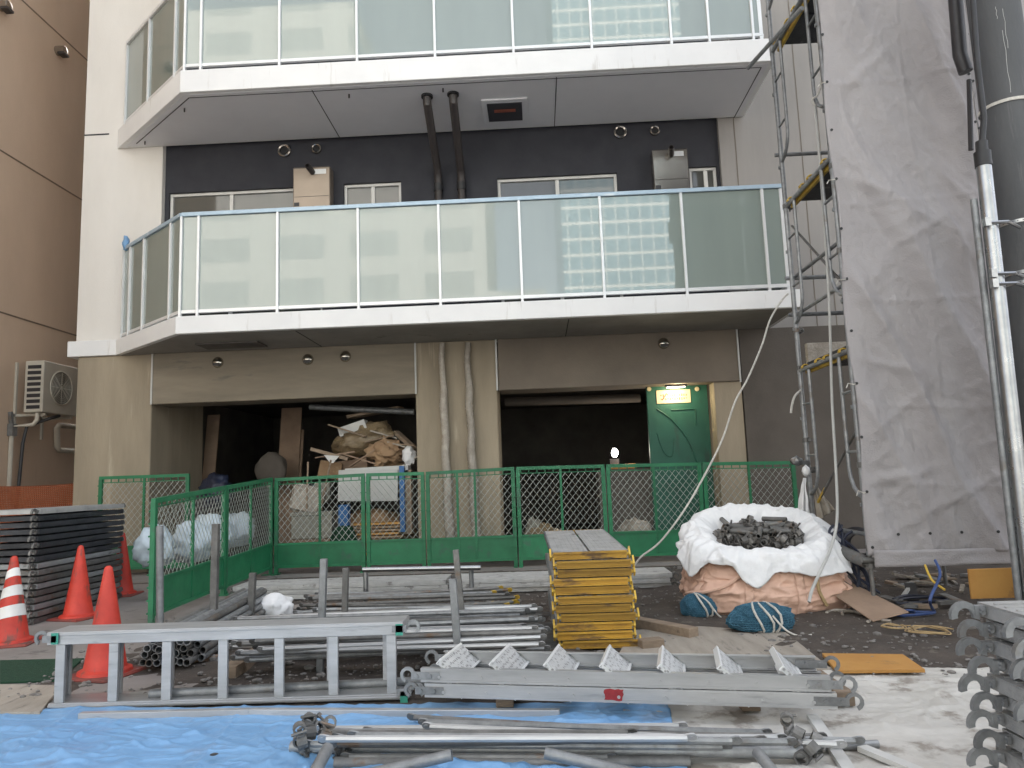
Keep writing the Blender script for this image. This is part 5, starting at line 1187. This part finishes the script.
# waste pile right of it
sack((px_x(372, 520, 11.3), 11.5, .012), (.62,.4,.42), 'brown heap of scrap board under the white panels behind the fence', M['cardboard'], 21, None, 'debris_heap')
for i in range(10):
    z = .15+i*.048; x0 = px_x(345+rng.uniform(-4,6), 510, 11.0); x1 = px_x(405+rng.uniform(-6,3), 510, 11.0)
    b = MB(); b.box(x0, x1, 10.95+rng.uniform(0,.05), 11.4, z, z+.03); tag(b.build('cardboard_sheet', M['cardboard'] if i % 3 else M['orange_board']), 'flattened cardboard sheet in the pile below the white panels', 'cardboard', 'flattened cardboard in the pile')
jbox(338, 398, 471, 500, 10.93, .03, 'white_board', 'white panel leaning on the cardboard pile behind the fence', M['white_board'], 'panel', .03, .004)
jbox(345, 408, 468, 474, 11.0, .3, 'white_board', 'white panel lying flat on top of the cardboard pile', M['white_board'], 'panel', -.02, .004)
jbox(399, 405, 466, 532, 10.9, .08, 'blue_post', 'blue plastic strip standing at the right of the cardboard pile', M['blue_plastic'], 'strip', 0, .004)
jbox(404, 412, 470, 534, 11.0, .15, 'timber', 'brown plank end standing next to the blue strip', M['timber'], 'timber', 0, .004)
p = Yp(364, 440, 11.6); Mr = Matrix.Rotation(-.22, 3, 'Y')
b = MB(); b.blob(p, (.50,.26,.24), .16, 1.8, 5, 4, M=Mr)
for v in b.bm.verts: v.co += V((0, 0, .02*noise.noise(v.co*11)))
crease(b, p, .16, 4.5); tag(b.build('wrapped_roll', M['clear_wrap'], smooth=180), 'big brown plastic wrapped roll on top of the waste pile in the left opening', 'roll')
jbox(338, 366, 424, 432, 11.45, .25, 'paper_sheet', 'folded white paper on top of the brown wrapped roll', M['white_board'], 'paper', -.3, .002)
p = Yp(386, 452, 11.4); b = MB(); b.blob(p, (.24,.18,.20), .35, 2.2, 9, 4); crease(b, p, .25, 5); tag(b.build('brown_sack', M['cardboard'], smooth=60), 'crumpled brown paper sack right of the wrapped roll', 'sack')
p = Yp(409, 456, 11.3); b = MB(); b.blob(p, (.11,.1,.15), .4, 2.5, 12, 3); tag(b.build('plastic_bag', M['bag_white'], smooth=60), 'small crumpled plastic bag at the pillar side of the waste pile', 'bag')
b = MB(); b.bar(Yp(311,449,11.1), Yp(348,459,11.1), .06, .05); tag(b.build('timber', M['timber']), 'timber batten jutting left from the waste pile', 'timber')
b = MB(); b.bar(Yp(396,432,11.6), Yp(416,450,11.4), .12, .05); tag(b.build('timber', M['timber']), 'dark plank sloping down onto the waste pile by the pillar', 'timber')
T = thing('broom', 'pale scraper with long handle leaning on the waste pile', 'broom', Yp(326, 520, 10.9))
b = MB(); b.tube([Yp(318,522,10.9), Yp(331,460,11.05)], .016, 8); b.build('handle', M['timber'], T)
b = MB(); b.prism([Yp(324,455,11.05), Yp(339,456,11.05), Yp(333,463,11.04), Yp(330,463,11.04)], (0,.03,0)); b.build('head', M['white_board'], T)
b = MB(); b.tube([Yp(306,525,10.9), Yp(308,462,11.0)], .014, 8); tag(b.build('stick', M['timber']), 'bare wooden stick standing beside the grey paper bag', 'stick')
sack((px_x(345, 520, 10.8), 10.75, .3), (.18,.14,.16), 'dark green bundle between crate and cardboard', M['mat_green'], 31, None, 'green_bundle')
jbox(338, 348, 505, 534, 10.72, .15, 'blue_tub', 'dark blue tub between crate and cardboard', M['blue_plastic'], 'tub', 0, .01)
# left opening, deeper in
p = Yp(272, 470, 12.4); b = MB(); b.blob(p, (.26,.15,.3), .2, 1.6, 61, 3); tag(b.build('cloth_bundle', M['concrete_dark'], smooth=60), 'dim hump of cloth inside the dark left opening', 'cloth')
for i, (x0, x1, y0, lb) in enumerate(((292, 312, 408, 'pale board leaning in the shade of the left opening'), (214, 226, 415, 'narrow plank leaning inside the dark left opening'), (300, 308, 430, 'thin batten leaning beside the pale board in the left opening'))):
    a = Yp(x0, y0, 13.2); c = Yp(x1, y0, 13.2); b = MB(); b.bar((a.x, 12.8, .03), (a.x, 13.2, a.z), c.x-a.x, .03, upv=(0,1,0)); tag(b.build('leaning_board', M['brown_board']), lb, 'board')
sack((px_x(200, 470, 10.95)+.1, 11.3, .9), (.22,.2,.28), 'dark blue bag hung at the left opening edge', M['cable_dark'], 41, None, 'dark_bag')
jbox(192, 214, 492, 550, 11.2, .3, 'dark_box', 'dark box standing under the dark blue bag', M['black_plastic'], 'box', 0, .02)
# litter right of the middle pillar
for i, (px_, s, m, lb) in enumerate(((490, (.2,.16,.12), 'cardboard', 'cardboard scrap heap at the foot of the middle pillar'), (543, (.26,.2,.2), 'clear_wrap', 'brown crumpled heap behind the yellow stack'), (533, (.12,.12,.26), 'crate', 'narrow grey bundle beside the brown heap'), (635, (.24,.18,.22), 'wrap', 'grey crumpled plastic heap left of the green door'), (668, (.2,.14,.12), 'brown_board', 'low brown heap at the foot of the green door'), (498, (.18,.14,.07), 'teal_tape', 'flat teal bag at the foot of the middle pillar'))):
    x = px_x(px_, 525, 10.7); sack((x, 10.68, .15 if py_ else 0), s, lb, M[m], 50+i, None, 'litter_heap')

# green door with a lit notice
a, c = Yp(646, 386, 11.25), Yp(707, 386, 11.25)
DR = thing('green_door', 'tall green door panel with cream notice lit by a small lamp', 'door', ((a.x+c.x)/2, 11.3, .02))
b = MB(); b.box(a.x, c.x, 11.25, 11.31, .02, a.z-.0); b.build('panel', M['door_green'], DR, bevel=.008)
n0, n1 = Yp(656, 390.5, 11.24), Yp(691, 402.5, 11.24)
b = MB(); b.box(n0.x, n1.x, 11.235, 11.2497, n1.z, n0.z); no = b.build('notice', M['cream'], DR, bevel=.003)
b = MB(); rg = random.Random(4)
for k in range(12): 
    x = n0.x+.06+k*(n1.x-n0.x-.1)/12
    for z in (.35, .62): 
        zz = n1.z+(n0.z-n1.z)*z; b.box(x, x+.018, 11.232, 11.2345, zz-.022*rg.random()-.004, zz+.006+.012*rg.random())
b.bar((n0.x+.08, 11.233, n1.z+.05), (n0.x+.16, 11.233, n0.z-.05), .003, .02); b.build('notice_mark', M['lampred'], no)
b = MB(); 
for px_ in (649, 697): 
    p = Yp(px_, 389, 11.245); b.lathe([(.035,0),(.03,.012)], p, 14, Matrix.Rotation(R(90), 3, 'X'))
b.build('corner_bolt', M['cream'], DR)
b = MB(); p0, p1, p2, p3 = Yp(657,409,11.245), Yp(672,420,11.245), Yp(688,440,11.245), Yp(697,462,11.245); b.tube(curve_pts([p0,p1,p2,p3]), .012, 6); b.tube([Yp(671,410,11.245), Yp(695,409,11.245), Yp(696,425,11.245)], .012, 6); b.tube(curve_pts([Yp(657,433,11.245), Yp(664,452,11.245), Yp(672,456,11.245), Yp(674,440,11.245)]), .006, 6); b.build('raised_line', M['door_green'], DR, smooth=True)
p = Yp(676, 387, 11.05)
LP = thing('notice_lamp', 'small warm lamp shining above the notice on the green door', 'lamp', p)
b = MB(); b.box(p.x-.16, p.x+.16, p.y-.03, p.y+.05, p.z+.005, p.z+.035); b.build('lamp_housing', M['black_plastic'], LP)
b = MB(); b.box(p.x-.13, p.x+.13, p.y-.02, p.y+.04, p.z-.008, p.z+.003); b.build('lamp_tube', M['lit'], LP)
ld = bpy.data.lights.new('notice_light', 'POINT'); lo = bpy.data.objects.new('notice_light', ld); COL.objects.link(lo); ld.energy = 2.0; ld.color = (1, .85, .55); ld.shadow_soft_size = .06; lo.location = p+V((0,-.01,-.07)); lo.parent = LP; lo.location = V((0,-.01,-.07))
jbox(708, 716, 384, 560, 11.45, .1, 'dark_post', 'dark post standing between the green door and the right pillar', M['dark_wall'], 'post')
p = Yp(615, 457, 12.3)
WL_ = thing('work_lamp', 'small bright work lamp standing in the dark right opening', 'lamp', (p.x, p.y, p.z-.12))
b = MB(); b.blob(p+V((0,0,.07)), (.055,.04,.075), .2, 2, 3, 2); b.build('bulb', M['lit_white'], WL_, smooth=True)
b = MB(); b.box(p.x-.09, p.x+.06, p.y-.02, p.y+.05, p.z-.12, p.z-.03); b.build('lamp_box', M['black_plastic'], WL_)
b = MB(); b.box(p.x-.1, p.x+.32, p.y-.15, p.y+.2, p.z-.2, p.z-.121); tag(b.build('wooden_box', M['orange_board'], bevel=.01), 'wooden box top lit by the work lamp in the right opening', 'box')
ld = bpy.data.lights.new('work_light', 'POINT'); lo = bpy.data.objects.new('work_light', ld); COL.objects.link(lo); ld.energy = 3; ld.color = (1, .9, .75); ld.shadow_soft_size = .05; lo.parent = WL_; lo.location = V((.18,-.12,.2))
b = MB(); b.box(p.x-.3, p.x+.6, p.y-.2, p.y+.4, .02, p.z-.201); tag(b.build('dark_table', M['interior']), 'dark bench under the work lamp in the right opening', 'bench')

for z in (2.72, 3.1, 4.42):
    b = MB(); b.tube([(SX-.05, SY1+.04, z), (SX2+.1, SY1+.04, z)], .0215, 8); tag(b.build('scaffold_tube', M['galv'], smooth=True), 'horizontal ledger tube at the back of the scaffold tower', 'pipe', 'ledger tubes at the back of the scaffold')

# more of the waste pile in the left opening
wp = [((330,470,11.5),(.34,.3,.26),.2,'cardboard','brown carton left of the wrapped roll, half in shade'), ((352,466,11.6),(.5,.3,.2),-.1,'brown_board','flat brown carton under the wrapped roll'), ((392,470,11.5),(.3,.3,.24),.15,'cardboard','brown carton under the crumpled paper sack'), ((322,492,11.4),(.24,.2,.3),.0,'crate','grey box standing behind the broom'), ((404,478,11.6),(.18,.2,.5),.05,'brown_board','upright brown board piece at the pillar side of the waste pile'), ((372,412,12.0),(.9,.3,.05),-.12,'timber','wide plank lying across the top of the waste pile')]
for (a_, s_, r_, m_, lb) in wp:
    p = Yp(*a_); b = MB(); b.box(-s_[0]/2, s_[0]/2, 0, s_[1], -s_[2]/2, s_[2]/2, Matrix.Translation(p) @ Matrix.Rotation(r_, 4, 'Y') @ Matrix.Rotation(r_*1.3, 4, 'Z')); tag(b.build('carton' if 'carton' in lb else 'waste_board', M[m_], bevel=.006), lb, 'carton' if 'carton' in lb else 'board')
for i in range(9):
    p = Yp(rng.uniform(325,408), rng.uniform(428,468), 11.35); a_ = rng.uniform(-.6,.6); d = V((math.cos(a_), rng.uniform(-.3,.3), math.sin(a_)))*rng.uniform(.15,.4)
    b = MB(); b.bar(p-d, p+d, rng.uniform(.03,.09), .02); tag(b.build('batten', M[rng.choice(['timber','brown_board','wrap'])]), 'loose batten stuck in the waste pile in the left opening', 'timber', 'battens in the waste pile')
